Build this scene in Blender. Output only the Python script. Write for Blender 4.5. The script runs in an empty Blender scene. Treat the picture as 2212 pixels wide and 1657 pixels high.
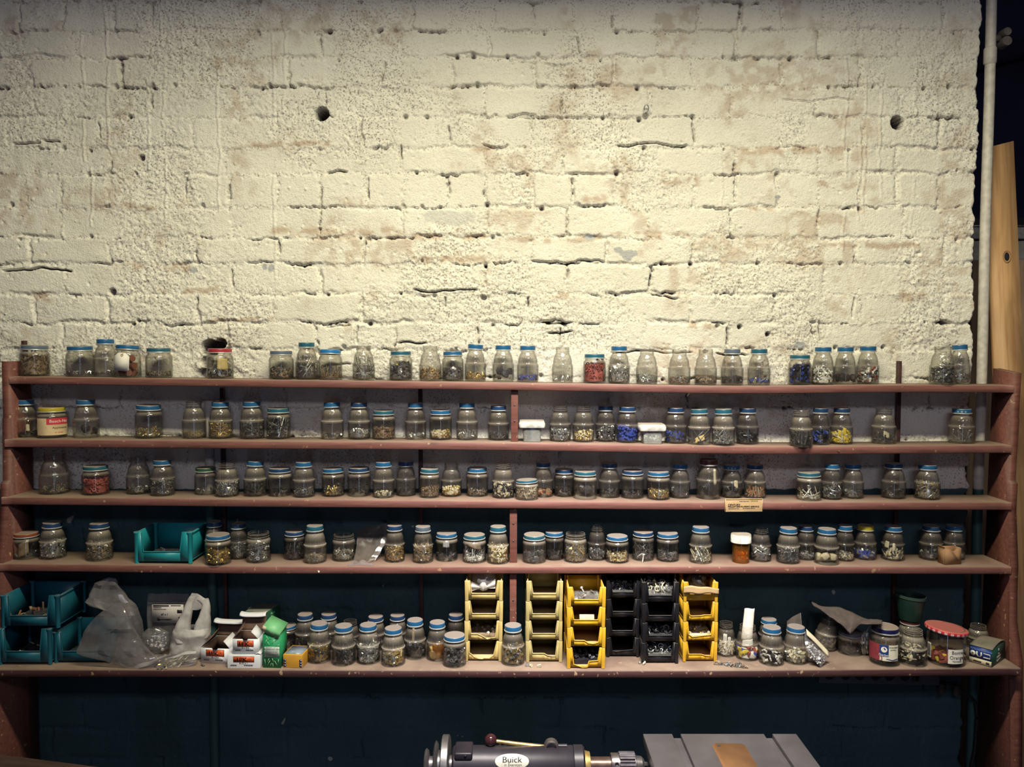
import bpy, math, random
import numpy as np
from mathutils import Matrix, Vector

sc = bpy.context.scene
COL = sc.collection
PI = math.pi

# ------------------------------------------------------------------ camera
F_PX, CX, CY = 1700.0, 1106.0, 828.5          # focal length and centre of the 2212 x 1657 frame
PITCH = math.radians(2.6)
CAM = np.array([0.0, -2.05, 1.60])
cam = bpy.data.cameras.new('camera')
cam.sensor_fit = 'HORIZONTAL'; cam.sensor_width = 36.0
cam.lens = 36.0 * F_PX / 2212.0
cam.clip_start = 0.05
camo = bpy.data.objects.new('camera', cam); COL.objects.link(camo)
camo.location = CAM; camo.rotation_euler = (PI/2 - PITCH, 0, 0)
sc.camera = camo

# ------------------------------------------------------------------ light and exposure
sc.view_settings.view_transform = 'Standard'
sc.view_settings.look = 'None'
sc.view_settings.gamma = 1.0
sc.view_settings.exposure = 0.0
sc.view_settings.use_curve_mapping = False
w = bpy.data.worlds.new('world'); sc.world = w; w.use_nodes = True
w.node_tree.nodes['Background'].inputs[0].default_value = (0.36, 0.34, 0.62, 1)
w.node_tree.nodes['Background'].inputs[1].default_value = 0.050

def area(name, loc, target, sx, sy, power, color, spread=180):
    l = bpy.data.lights.new(name, 'AREA'); l.shape = 'RECTANGLE'
    l.size, l.size_y, l.energy, l.color = sx, sy, power, color
    l.spread = math.radians(spread)
    o = bpy.data.objects.new(name, l); COL.objects.link(o)
    o.location = loc
    d = Vector(target) - Vector(loc)
    o.rotation_euler = d.to_track_quat('-Z', 'Y').to_euler()
    return o
# shop light hung in front of the wall above the picture; the lip of its hood (built below) cuts the light off upwards
LAMP = (0.12, -1.27, 2.90)
area('shop_light', LAMP, (LAMP[0], 0.0, 1.50), 1.35, 0.11, 54, (1.0, 0.93, 0.63), 180)
# second, steep work light over the aisle, aimed at the shelves
area('work_light', (0.20, -1.10, 2.62), (0.17, -0.17, 0.60), 0.75, 0.16, 8.0, (1.0, 0.94, 0.90), 51)
# dim ceiling fixture further back in the workshop
area('ceiling_light', (0.25, -3.3, 2.9), (0.1, 0.0, 1.4), 1.6, 0.25, 14, (0.90, 0.88, 1.0), 180)
# daylight through a narrow gap of a tall door standing ajar behind the photographer
area('door_gap', (0.12, -2.75, 0.98), (0.05, 0.0, 0.98), 0.13, 1.95, 2.3, (0.50, 0.66, 1.0), 180)

sc.cycles.use_denoising = True
sc.cycles.use_adaptive_sampling = True
sc.cycles.adaptive_threshold = 0.02
sc.cycles.max_bounces = 7
sc.cycles.diffuse_bounces = 3
sc.cycles.glossy_bounces = 3
sc.cycles.transmission_bounces = 4
sc.cycles.transparent_max_bounces = 40
sc.cycles.caustics_reflective = False
sc.cycles.caustics_refractive = False
sc.cycles.sample_clamp_indirect = 3.0

rs = np.random.RandomState(7)
random.seed(7)

# ------------------------------------------------------------------ picture <-> place helpers
_F = np.array([0, math.cos(PITCH), -math.sin(PITCH)])
_U = np.array([0, math.sin(PITCH), math.cos(PITCH)])
_R = np.array([1.0, 0, 0])
def ray(px, py):
    return _F + (px - CX)/F_PX*_R - (py - CY)/F_PX*_U
def P(px, py, Y):
    d = ray(px, py); t = (Y - CAM[1])/d[1]
    return CAM + t*d
def onz(px, py, z):
    d = ray(px, py); t = (z - CAM[2])/d[2]
    return CAM + t*d

# ------------------------------------------------------------------ mesh building
class MB:
    def __init__(s): s.V = []; s.L = []; s.T = []; s.M = []; s.n = 0
    def add(s, V, F, mi=0):
        V = np.asarray(V, float).reshape(-1, 3)
        if isinstance(F, tuple):            # (loops, totals)
            L, T = F
        else:
            L = np.fromiter((i for f in F for i in f), int); T = np.fromiter((len(f) for f in F), int)
        s.V.append(V); s.L.append(np.asarray(L) + s.n); s.T.append(np.asarray(T))
        s.M.append(np.full(len(T), mi, int) if np.isscalar(mi) else np.asarray(mi)); s.n += len(V)
        return s
    def box(s, a, b, mi=0):
        x0, y0, z0 = a; x1, y1, z1 = b
        V = [(x0,y0,z0),(x1,y0,z0),(x1,y1,z0),(x0,y1,z0),(x0,y0,z1),(x1,y0,z1),(x1,y1,z1),(x0,y1,z1)]
        return s.add(V, BOXF, mi)
    def mesh(s, name, mats, smooth=None):
        me = bpy.data.meshes.new(name)
        V = np.concatenate(s.V); L = np.concatenate(s.L); T = np.concatenate(s.T); M = np.concatenate(s.M)
        me.vertices.add(len(V)); me.vertices.foreach_set('co', V.astype(np.float32).ravel())
        me.loops.add(len(L)); me.loops.foreach_set('vertex_index', L.astype(np.int32))
        me.polygons.add(len(T))
        st = np.zeros(len(T), np.int32); st[1:] = np.cumsum(T)[:-1]
        me.polygons.foreach_set('loop_start', st)
        me.polygons.foreach_set('material_index', M.astype(np.int32))
        for m in (mats if isinstance(mats, (list, tuple)) else [mats]): me.materials.append(m)
        me.update(calc_edges=True); me.validate()
        if smooth is not None:
            me.polygons.foreach_set('use_smooth', np.ones(len(me.polygons), bool))
            if smooth < 179: me.set_sharp_from_angle(angle=math.radians(smooth))
        return me
BOXF = [(0,3,2,1),(4,5,6,7),(0,1,5,4),(1,2,6,5),(2,3,7,6),(3,0,4,7)]

def link(name, me, parent=None, loc=(0,0,0), rot=(0,0,0), scale=(1,1,1)):
    o = bpy.data.objects.new(name, me); COL.objects.link(o)
    o.location = loc; o.rotation_euler = rot; o.scale = scale
    if parent: o.parent = parent
    return o
def obj(name, mb, mats, parent=None, smooth=None, **k):
    return link(name, mb.mesh(name, mats, smooth), parent, **k)
def tag(o, label, cat, group=None, kind=None):
    o['label'] = label; o['category'] = cat
    if group: o['group'] = group
    if kind: o['kind'] = kind
    return o
def thing(name, label, cat, loc=(0,0,0), rot=(0,0,0), group=None):
    o = bpy.data.objects.new(name, None); COL.objects.link(o)
    o.empty_display_size = 0.02
    o.location = loc; o.rotation_euler = rot
    return tag(o, label, cat, group)
def bevel(o, w=0.001, seg=2):
    m = o.modifiers.new('bevel', 'BEVEL'); m.width = w; m.segments = seg; m.limit_method = 'ANGLE'
    return o

def lathe(prof, n=48, closed=False):
    """prof [(r,z)] about z; returns V, F"""
    prof = np.array(prof); a = np.arange(n)*2*PI/n
    V = np.stack([prof[:,0,None]*np.cos(a), prof[:,0,None]*np.sin(a), np.repeat(prof[:,1,None], n, 1)], -1).reshape(-1,3)
    F = []
    for i in range(len(prof)-1 + (1 if closed else 0)):
        j = (i+1) % len(prof)
        for k in range(n):
            k2 = (k+1) % n
            F.append((i*n+k, i*n+k2, j*n+k2, j*n+k))
    return V, F
def cap_lathe(prof, n=24):
    V, F = lathe(prof, n); m = len(prof)
    F = F + [tuple(range(n-1, -1, -1)), tuple((m-1)*n + k for k in range(n))]
    return V, F
def tube(path, r, n=8, cap=True):
    """round tube along a 3-D path; r scalar or list"""
    p = np.array(path, float); m = len(p)
    r = np.full(m, r) if np.isscalar(r) else np.array(r)
    t = np.gradient(p, axis=0); t /= np.linalg.norm(t, axis=1)[:,None] + 1e-12
    up = np.array([0,0,1.0]) if abs(t[0,2]) < .9 else np.array([1.0,0,0])
    V = []
    for i in range(m):
        u = np.cross(t[i], up); u /= np.linalg.norm(u)+1e-12; v = np.cross(t[i], u)
        a = np.arange(n)*2*PI/n
        V.append(p[i] + r[i]*(np.cos(a)[:,None]*u + np.sin(a)[:,None]*v))
    V = np.concatenate(V); F = []
    for i in range(m-1):
        for k in range(n):
            k2 = (k+1) % n
            F.append((i*n+k, (i+1)*n+k, (i+1)*n+k2, i*n+k2))
    if cap: F += [tuple(range(n)), tuple((m-1)*n+k for k in range(n-1,-1,-1))]
    return V, F
def prism(poly, y0, y1):
    """polygon in (x,z), anticlockwise seen from -y, extruded from y0 (front) to y1"""
    n = len(poly)
    V = [(x, y0, z) for x, z in poly] + [(x, y1, z) for x, z in poly]
    F = [tuple(range(n)), tuple(range(2*n-1, n-1, -1))] + [(i, n+i, n+(i+1)%n, (i+1)%n) for i in range(n)]
    return np.array(V), F
def grid_sheet(fn, nu, nv):
    """fn(u,v)->xyz"""
    V = np.array([fn(i/nu, j/nv) for j in range(nv+1) for i in range(nu+1)])
    F = [(j*(nu+1)+i, j*(nu+1)+i+1, (j+1)*(nu+1)+i+1, (j+1)*(nu+1)+i) for j in range(nv) for i in range(nu)]
    return V, F

# ------------------------------------------------------------------ materials
MATS = {}
def nt(name):
    m = bpy.data.materials.new(name); m.use_nodes = True
    t = m.node_tree; t.nodes.clear()
    out = t.nodes.new('ShaderNodeOutputMaterial')
    return m, t, out
def N(t, kind, **k):
    n = t.nodes.new('ShaderNode' + kind)
    for a, v in k.items():
        if a.startswith('i_'):
            key = a[2:]
            n.inputs[int(key) if key.isdigit() else key].default_value = v
        else: setattr(n, a, v)
    return n
def lk(t, a, b): t.links.new(a, b)
def math_(t, op, a, b=None, clamp=False):
    n = t.nodes.new('ShaderNodeMath'); n.operation = op; n.use_clamp = clamp
    for i, v in enumerate((a, b)):
        if v is None: continue
        if isinstance(v, (int, float)): n.inputs[i].default_value = v
        else: lk(t, v, n.inputs[i])
    return n.outputs[0]
def mixc(t, fac, a, b):
    n = t.nodes.new('ShaderNodeMix'); n.data_type = 'RGBA'
    for s, v in ((n.inputs[0], fac), (n.inputs[6], a), (n.inputs[7], b)):
        if isinstance(v, (int, float)): s.default_value = v
        elif isinstance(v, tuple): s.default_value = (*v, 1) if len(v) == 3 else v
        else: lk(t, v, s)
    return n.outputs[2]
DUST = (0.30, 0.235, 0.185)
def pm(name, rgb, rough=0.5, metal=0.0, var=0.25, scale=60.0, bump=0.0, dust=0.0, stretch=None, spec=0.4):
    """painted / plain surface with procedural variation; dust = settled dust on upward faces"""
    if name in MATS: return MATS[name]
    m, t, out = nt(name)
    b = N(t, 'BsdfPrincipled'); lk(t, b.outputs[0], out.inputs[0])
    tc = N(t, 'TexCoord'); src = tc.outputs['Object']
    if stretch:
        mp = N(t, 'Mapping'); mp.inputs['Scale'].default_value = stretch; lk(t, src, mp.inputs[0]); src = mp.outputs[0]
    no = N(t, 'TexNoise'); no.inputs['Scale'].default_value = scale; no.inputs['Detail'].default_value = 5
    lk(t, src, no.inputs['Vector'])
    mr = N(t, 'MapRange', i_1=0.3, i_2=0.7); lk(t, no.outputs[0], mr.inputs[0])
    lo = tuple(c*(1-var) for c in rgb); hi = tuple(min(1, c*(1+var)) for c in rgb)
    c = mixc(t, mr.outputs[0], lo, hi)
    if dust:
        g = N(t, 'NewGeometry'); s = N(t, 'SeparateXYZ'); lk(t, g.outputs['True Normal'], s.inputs[0])
        up = N(t, 'MapRange', i_1=0.35, i_2=0.9, i_3=0.0, i_4=dust); lk(t, s.outputs[2], up.inputs[0])
        n2 = N(t, 'TexNoise'); n2.inputs['Scale'].default_value = 25; n2.inputs['Detail'].default_value = 6
        lk(t, tc.outputs['Object'], n2.inputs['Vector'])
        k = N(t, 'MapRange', i_1=0.25, i_2=0.6, i_3=0.55, i_4=1.0); lk(t, n2.outputs[0], k.inputs[0])
        f = math_(t, 'MULTIPLY', up.outputs[0], k.outputs[0], True)
        c = mixc(t, f, c, DUST)
        r = math_(t, 'ADD', math_(t, 'MULTIPLY', f, 0.5), rough, True); lk(t, r, b.inputs['Roughness'])
        if metal:
            mm = math_(t, 'MULTIPLY', math_(t, 'SUBTRACT', 1.0, f, True), metal); lk(t, mm, b.inputs['Metallic'])
    else:
        b.inputs['Roughness'].default_value = rough; b.inputs['Metallic'].default_value = metal
    b.inputs['Specular IOR Level'].default_value = spec
    lk(t, c, b.inputs['Base Color'])
    if bump:
        bp = N(t, 'Bump'); bp.inputs['Strength'].default_value = bump; bp.inputs['Distance'].default_value = 0.002
        lk(t, no.outputs[0], bp.inputs['Height']); lk(t, bp.outputs[0], b.inputs['Normal'])
    MATS[name] = m
    return m
def clear_mat(name, tint=(.945,.945,.93), edge=(.34,.34,.35), haze=(.36,.31,.26), haze_amt=None, gloss=0.035, translucent=False, refl=0.055):
    """thin clear wall: transparent, mirror-like at grazing angles, with a film of dust. obj.color.r = film, .g = dust on shoulders"""
    m, t, out = nt(name)
    lw = N(t, 'LayerWeight'); lw.inputs[0].default_value = 0.5
    f = lw.outputs['Facing']
    f2 = math_(t, 'POWER', f, 3.0)
    tr = N(t, 'BsdfTransparent'); lk(t, mixc(t, f2, tint, edge), tr.inputs[0])
    gl = N(t, 'BsdfGlossy'); gl.inputs['Roughness'].default_value = gloss
    fr = math_(t, 'ADD', math_(t, 'MULTIPLY', math_(t, 'POWER', f, 5.0), 0.8), refl, True)
    mx = N(t, 'MixShader'); lk(t, fr, mx.inputs[0]); lk(t, tr.outputs[0], mx.inputs[1]); lk(t, gl.outputs[0], mx.inputs[2])
    oi = N(t, 'ObjectInfo'); sep = N(t, 'SeparateColor'); lk(t, oi.outputs['Color'], sep.inputs[0])
    tc = N(t, 'TexCoord'); no = N(t, 'TexNoise'); no.inputs['Scale'].default_value = 3.0 if haze_amt is None else 30.0
    no.inputs['Detail'].default_value = 5; lk(t, tc.outputs['Object'], no.inputs['Vector'])
    k = N(t, 'MapRange', i_1=0.3, i_2=0.7, i_3=0.5, i_4=1.4); lk(t, no.outputs[0], k.inputs[0])
    film = math_(t, 'MULTIPLY', k.outputs[0], sep.outputs[0] if haze_amt is None else haze_amt)
    if haze_amt is None:
        g = N(t, 'NewGeometry'); s = N(t, 'SeparateXYZ'); lk(t, g.outputs['Normal'], s.inputs[0])
        up = N(t, 'MapRange', i_1=0.10, i_2=0.6, i_3=0.0, i_4=1.0); lk(t, s.outputs[2], up.inputs[0])
        film = math_(t, 'ADD', film, math_(t, 'MULTIPLY', up.outputs[0], sep.outputs[1]), True)
    di = N(t, 'BsdfDiffuse'); di.inputs[0].default_value = (*haze, 1)
    d = di.outputs[0]
    if translucent:
        tl = N(t, 'BsdfTranslucent'); tl.inputs[0].default_value = (*haze, 1)
        a = N(t, 'MixShader'); a.inputs[0].default_value = 0.4; lk(t, d, a.inputs[1]); lk(t, tl.outputs[0], a.inputs[2]); d = a.outputs[0]
    fx = N(t, 'MixShader'); lk(t, film, fx.inputs[0]); lk(t, mx.outputs[0], fx.inputs[1]); lk(t, d, fx.inputs[2])
    lk(t, fx.outputs[0], out.inputs[0])
    MATS[name] = m
    return m
GLASS = clear_mat('dusty_glass')
AMBER = clear_mat('amber_plastic', (.97,.70,.30), (.75,.38,.10), (.45,.22,.05), 0.16)
FILM = clear_mat('clear_plastic_film', (.93,.93,.95), (.7,.7,.72), (.55,.53,.55), 0.22, 0.15, True, 0.08)
CLOUDY = clear_mat('cloudy_plastic_film', (.9,.9,.92), (.6,.6,.62), (.58,.54,.57), 0.30, 0.18, True, 0.07)
MILKY = clear_mat('milky_plastic_film', (.9,.9,.9), (.5,.5,.5), (.72,.69,.68), 0.88, 0.3, True, 0.04)
TUB = clear_mat('clear_tub_plastic', (.9,.92,.92), (.6,.62,.62), (.6,.6,.58), 0.22, 0.15, False, 0.05)
SMOKY = clear_mat('dusty_smoky_film', (.7,.66,.62), (.4,.38,.36), (.26,.22,.20), 0.55, 0.4, True, 0.03)

M_STEEL = pm('bright_steel', (.62,.62,.60), .32, .85, .3, 90)
M_DARK = pm('dark_steel', (.10,.10,.115), .42, .6, .4, 90)
M_GREY = pm('dull_grey_steel', (.30,.30,.31), .42, .7, .35, 90)
M_BRASS = pm('old_brass', (.62,.45,.18), .36, .85, .3, 90)
M_RUST = pm('rusty_iron', (.22,.13,.085), .7, .2, .4, 90)
M_BROWN = pm('brown_iron', (.30,.22,.15), .6, .3, .4, 90)
M_RED = pm('red_rubber', (.36,.085,.075), .6, 0, .25, 90)
M_BLUE = pm('blue_plastic_bits', (.03,.06,.33), .4, 0, .4, 90)
M_CREAM = pm('cream_bits', (.62,.55,.40), .5, 0, .2, 90)
M_WHITE = pm('white_bits', (.75,.73,.70), .45, 0, .1, 90)
M_YEL = pm('yellow_bits', (.72,.55,.06), .45, 0, .2, 90)
M_BLACK = pm('black_bits', (.015,.014,.018), .5, 0, .4, 90)
M_CORK = pm('red_brown_plugs', (.21,.065,.035), .6, 0, .25, 120)
M_COPPER = pm('copper_bits', (.60,.26,.13), .4, .7, .3, 90)
CM = dict(steel=M_STEEL, dark=M_DARK, grey=M_GREY, brass=M_BRASS, rust=M_RUST, brown=M_BROWN, red=M_RED, blue=M_BLUE,
          cream=M_CREAM, white=M_WHITE, yellow=M_YEL, black=M_BLACK, copper=M_COPPER, cork=M_CORK)

LID = {}
for k, c in dict(blue=(.018,.10,.235), teal=(.020,.10,.155), dark=(.015,.045,.12), grey=(.10,.13,.18), red=(.34,.03,.045), yellow=(.42,.33,.03),
                 green=(.03,.08,.05), copper=(.22,.06,.03), bright=(.02,.16,.42), maroon=(.10,.03,.03), navy=(.01,.012,.07), white=(.7,.68,.64)).items():
    LID[k] = pm('lid_paint_' + k, c, .32, 0.0, .35, 55, dust=.95, spec=.5)
M_TIN = pm('lid_rim_tin', (.62,.62,.60), .35, .5, .3, 40)

def wood_paint(name, rgb, worn, dust):
    m, t, out = nt(name)
    b = N(t, 'BsdfPrincipled'); lk(t, b.outputs[0], out.inputs[0])
    tc = N(t, 'TexCoord')
    mp = N(t, 'Mapping'); mp.inputs['Scale'].default_value = (1.2, 14, 14); lk(t, tc.outputs['Object'], mp.inputs[0])
    gr = N(t, 'TexNoise'); gr.inputs['Scale'].default_value = 9; gr.inputs['Detail'].default_value = 8; gr.inputs['Roughness'].default_value = .65
    lk(t, mp.outputs[0], gr.inputs['Vector'])
    mr = N(t, 'MapRange', i_1=.3, i_2=.7); lk(t, gr.outputs[0], mr.inputs[0])
    c = mixc(t, mr.outputs[0], tuple(x*.68 for x in rgb), tuple(x*1.3 for x in rgb))
    # knots and smudges
    vo = N(t, 'TexVoronoi'); vo.inputs['Scale'].default_value = 3.1; mp2 = N(t, 'Mapping'); mp2.inputs['Scale'].default_value = (1, 3, 3)
    lk(t, tc.outputs['Object'], mp2.inputs[0]); lk(t, mp2.outputs[0], vo.inputs['Vector'])
    kn = N(t, 'MapRange', i_1=.02, i_2=.06, i_3=.75, i_4=0.0); lk(t, vo.outputs['Distance'], kn.inputs[0])
    c = mixc(t, kn.outputs[0], c, tuple(x*.35 for x in rgb))
    # chips of bare wood
    ch = N(t, 'TexNoise'); ch.inputs['Scale'].default_value = 70; ch.inputs['Detail'].default_value = 3; lk(t, tc.outputs['Object'], ch.inputs['Vector'])
    cf = N(t, 'MapRange', i_1=.70-worn*.08, i_2=.74-worn*.06, i_3=0, i_4=.7); lk(t, ch.outputs[0], cf.inputs[0])
    c = mixc(t, cf.outputs[0], c, (.42,.28,.17))
    g = N(t, 'NewGeometry'); s = N(t, 'SeparateXYZ'); lk(t, g.outputs['True Normal'], s.inputs[0])
    n2 = N(t, 'TexNoise'); n2.inputs['Scale'].default_value = 14; n2.inputs['Detail'].default_value = 7; lk(t, tc.outputs['Object'], n2.inputs['Vector'])
    k = N(t, 'MapRange', i_1=.3, i_2=.6, i_3=.55*dust, i_4=dust); lk(t, n2.outputs[0], k.inputs[0])
    up = N(t, 'MapRange', i_1=.5, i_2=.9); lk(t, s.outputs[2], up.inputs[0])
    f = math_(t, 'MULTIPLY', up.outputs[0], k.outputs[0], True)
    c = mixc(t, f, c, (.27,.20,.155))
    lk(t, c, b.inputs['Base Color'])
    b.inputs['Roughness'].default_value = .55; b.inputs['Specular IOR Level'].default_value = .35
    bp = N(t, 'Bump'); bp.inputs['Strength'].default_value = .25; bp.inputs['Distance'].default_value = .002
    lk(t, gr.outputs[0], bp.inputs['Height']); lk(t, bp.outputs[0], b.inputs['Normal'])
    MATS[name] = m
    return m
M_SHELF = wood_paint('red_brown_shelf_paint', (.19,.078,.068), .3, .95)
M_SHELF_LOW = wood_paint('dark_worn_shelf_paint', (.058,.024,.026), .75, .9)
M_UPR = wood_paint('red_brown_upright_paint', (.15,.055,.044), .4, .5)

# ------------------------------------------------------------------ lettering
def text_geo(s, size, extrude=0.0002, align='CENTER'):
    cu = bpy.data.curves.new('txt', 'FONT'); cu.body = s; cu.size = size; cu.extrude = extrude
    cu.align_x = align; cu.align_y = 'CENTER'; cu.resolution_u = 3
    o = bpy.data.objects.new('txt', cu)
    me = bpy.data.meshes.new_from_object(o)
    V = np.zeros(len(me.vertices)*3); me.vertices.foreach_get('co', V); V = V.reshape(-1, 3)
    F = [tuple(p.vertices) for p in me.polygons]
    bpy.data.objects.remove(o); bpy.data.curves.remove(cu); bpy.data.meshes.remove(me)
    return V, F     # in the xy plane, facing +z
def text_front(mb, s, size, x, y, z, mi=0, ext=.0002, align='CENTER', squash=1.0, bold=0.0):
    """lettering on a face that looks to -y"""
    V, F = text_geo(s, size, ext, align)
    if not len(V): return
    for dx in ((0,) if not bold else (-bold, 0, bold)):
        mb.add(np.stack([V[:,0]*squash + x + dx, -V[:,2] + y, V[:,1] + z], -1), F, mi)
def bend(V, R):
    """(x, y<0 offset, z) wrapped about a z axis of radius R; y = height above the surface, negative = outward"""
    a = V[:,0]/R; rr = R - V[:,1]
    return np.stack([rr*np.sin(a), -rr*np.cos(a), V[:,2]], -1)

# ================================================================== THE SETTING: brick wall
def lattice(seed, n=256): return np.random.RandomState(seed).rand(n, n)
def vnoise(x, y, seed):
    T = lattice(seed); xi = np.floor(x).astype(int); yi = np.floor(y).astype(int)
    fx = x-xi; fy = y-yi; fx = fx*fx*(3-2*fx); fy = fy*fy*(3-2*fy)
    a = T[xi % 256, yi % 256]; b = T[(xi+1) % 256, yi % 256]; c = T[xi % 256, (yi+1) % 256]; d = T[(xi+1) % 256, (yi+1) % 256]
    return (a*(1-fx)+b*fx)*(1-fy) + (c*(1-fx)+d*fx)*fy
def fbm(x, y, sc_, seed, o=4):
    s = 0; a = .5; tot = 0
    for i in range(o):
        s = s + a*vnoise(x*sc_*2**i + 37*i, y*sc_*2**i + 11*i, seed+i); tot += a; a *= .55
    return s/tot
def sst(a, b, x):
    t = np.clip((x-a)/(b-a), 0, 1); return t*t*(3-2*t)

WALL_R = 1.214
GREEN_Z = P(CX, 1057, 0)[2]
def wpt(px, py):
    p = P(px, py, 0.0); return p[0], p[2]

joint_px = [-62, 2, 66, 123, 187, 252, 319, 374, 447, 513, 570, 635, 698, 756, 818, 882, 945, 1008, 1070, 1133, 1196, 1260, 1322, 1385, 1448, 1512, 1576, 1640]
vj_px = {1: [40,135,245,325,415,510,605,695,795,890,975,1065,1150,1240,1325,1420,1510,1600,1690,1780,1860,1950,2040],
         2: [165,360,500,690,865,1055,1240,1420,1590,1770,1945], 3: [65,260,430,620,800,975,1155,1325,1500,1690,1860,2040],
         4: [140,325,510,700,890,1045,1215,1405,1580,1760,1945], 5: [15,205,415,595,780,970,1150,1325,1500,1690,1865,2030],
         6: [110,235,485,670,865,1050,1215,1400,1590,1770,1940], 7: [55,130,230,320,405,495,600,690,790,875,965,1050,1150,1235,1330,1420,1500,1590,1680,1770,1860,1940,2030],
         8: [130,335,500,690,870,1050,1225,1400,1580,1770,1950], 9: [60,235,420,600,785,965,1150,1310,1500,1660,1850,2040],
         10: [140,310,500,690,870,1050,1225,1405,1600,1780,1980], 11: [70,230,425,590,780,960,1140,1320,1490,1675,1860,2040],
         12: [130,310,490,680,850,1030,1220,1390,1575,1760,1960]}
jz = [wpt(CX, y)[1] for y in joint_px]
jz = [jz[0] + .073*k for k in (3, 2, 1)] + jz + [jz[-1] - .073*k for k in range(1, 9)]
jz = np.array(jz)                                      # descending
nrow = len(jz)-1
_rr = np.random.RandomState(21)
VJ = []
for r in range(nrow):
    k = r - 3
    if k in vj_px:
        xs = [wpt(x, .5*(joint_px[k]+joint_px[k+1]))[0] for x in vj_px[k]]
        step = np.median(np.diff(xs))
        xs = [xs[0]-step*i for i in range(8, 0, -1)] + xs + [xs[-1]+step*i for i in range(1, 3)]
    else:
        hd = (r % 6 == 1); st = .108 if hd else .213
        xs = list(np.arange(-2.2 + (r % 2)*st/2, 1.6, st) + _rr.uniform(-.012, .012, len(np.arange(-2.2 + (r % 2)*st/2, 1.6, st))))
    VJ.append(np.array(xs))

def wall_height(X, Z):
    """outward height of the painted brick face in metres, and its stains"""
    wx = (fbm(X, Z, 22, 50, 3)-.5)*.016 + (fbm(X, Z, 70, 54, 3)-.5)*.011
    wz = (fbm(X, Z, 18, 60, 3)-.5)*.018 + (fbm(X, Z, 70, 64, 3)-.5)*.012
    x = X+wx; z = Z+wz
    row = np.clip(np.searchsorted(-jz, -z) - 1, 0, nrow-1)
    dv = np.minimum(jz[row]-z, z-jz[row+1])
    dh = np.full(X.shape, 1.0); bid = np.zeros(X.shape)
    for r in range(nrow):
        m = row == r
        if not m.any(): continue
        i = np.searchsorted(VJ[r], x[m])
        lo = VJ[r][np.clip(i-1, 0, len(VJ[r])-1)]; hi = VJ[r][np.clip(i, 0, len(VJ[r])-1)]
        dh[m] = np.maximum(np.minimum(x[m]-lo, hi-x[m]), 0); bid[m] = i + 40*r
    rad = .010                                          # rounded arrises
    a = np.maximum(rad-dv, 0); b = np.maximum(rad-dh, 0)
    e = rad - np.sqrt(a*a+b*b)
    e = np.where((a <= 0) & (b <= 0), np.minimum(dv, dh), e)
    h1 = np.random.RandomState(5).rand(4000); bi = bid.astype(int) % 4000
    plate = sst(.0015, .0085, e)
    fill = sst(.46, .80, fbm(X, Z, 9, 70, 3))           # how far the joint has been painted full
    depth = .0008 + .0062*fill
    h = -depth*(1-plate)
    h += (h1[bi]-.5)*.0034*plate + (h1[(bi+7) % 4000]-.5)*.02*np.clip(z-jz[row+1]-.036, -.04, .04)*plate
    # open cracks along the joints
    ck = sst(.60, .70, fbm(X, Z, 15, 80, 3))
    h -= .0125*ck*(1-sst(.0007, .0029, e + (fbm(X, Z, 150, 84, 2)-.5)*.0045))
    # lumpy, spalled paint
    rough = sst(.42, .68, fbm(X, Z, 5.5, 90, 3))*.8 + .2
    rough = np.maximum(rough, (1-plate)*.9)
    h += (fbm(X, Z, 38, 95, 4)-.5)*.0058*rough + (fbm(X, Z, 130, 99, 3)-.5)*.0046*rough + (fbm(X, Z, 12, 103, 2)-.5)*.004
    fl = fbm(X+.3*fbm(X, Z, 20, 120, 2), Z, 34, 110, 3)  # flaking edges: sharp little steps
    h -= .0012*sst(.55, .60, fl)*rough
    h += (fbm(X, Z, 210, 115, 2)-.5)*.0040*rough*sst(.40, .62, fbm(X, Z, 8, 118, 3))
    # pits
    rp = np.random.RandomState(33)
    return h, e, rough, plate, fill, z, row

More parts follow.
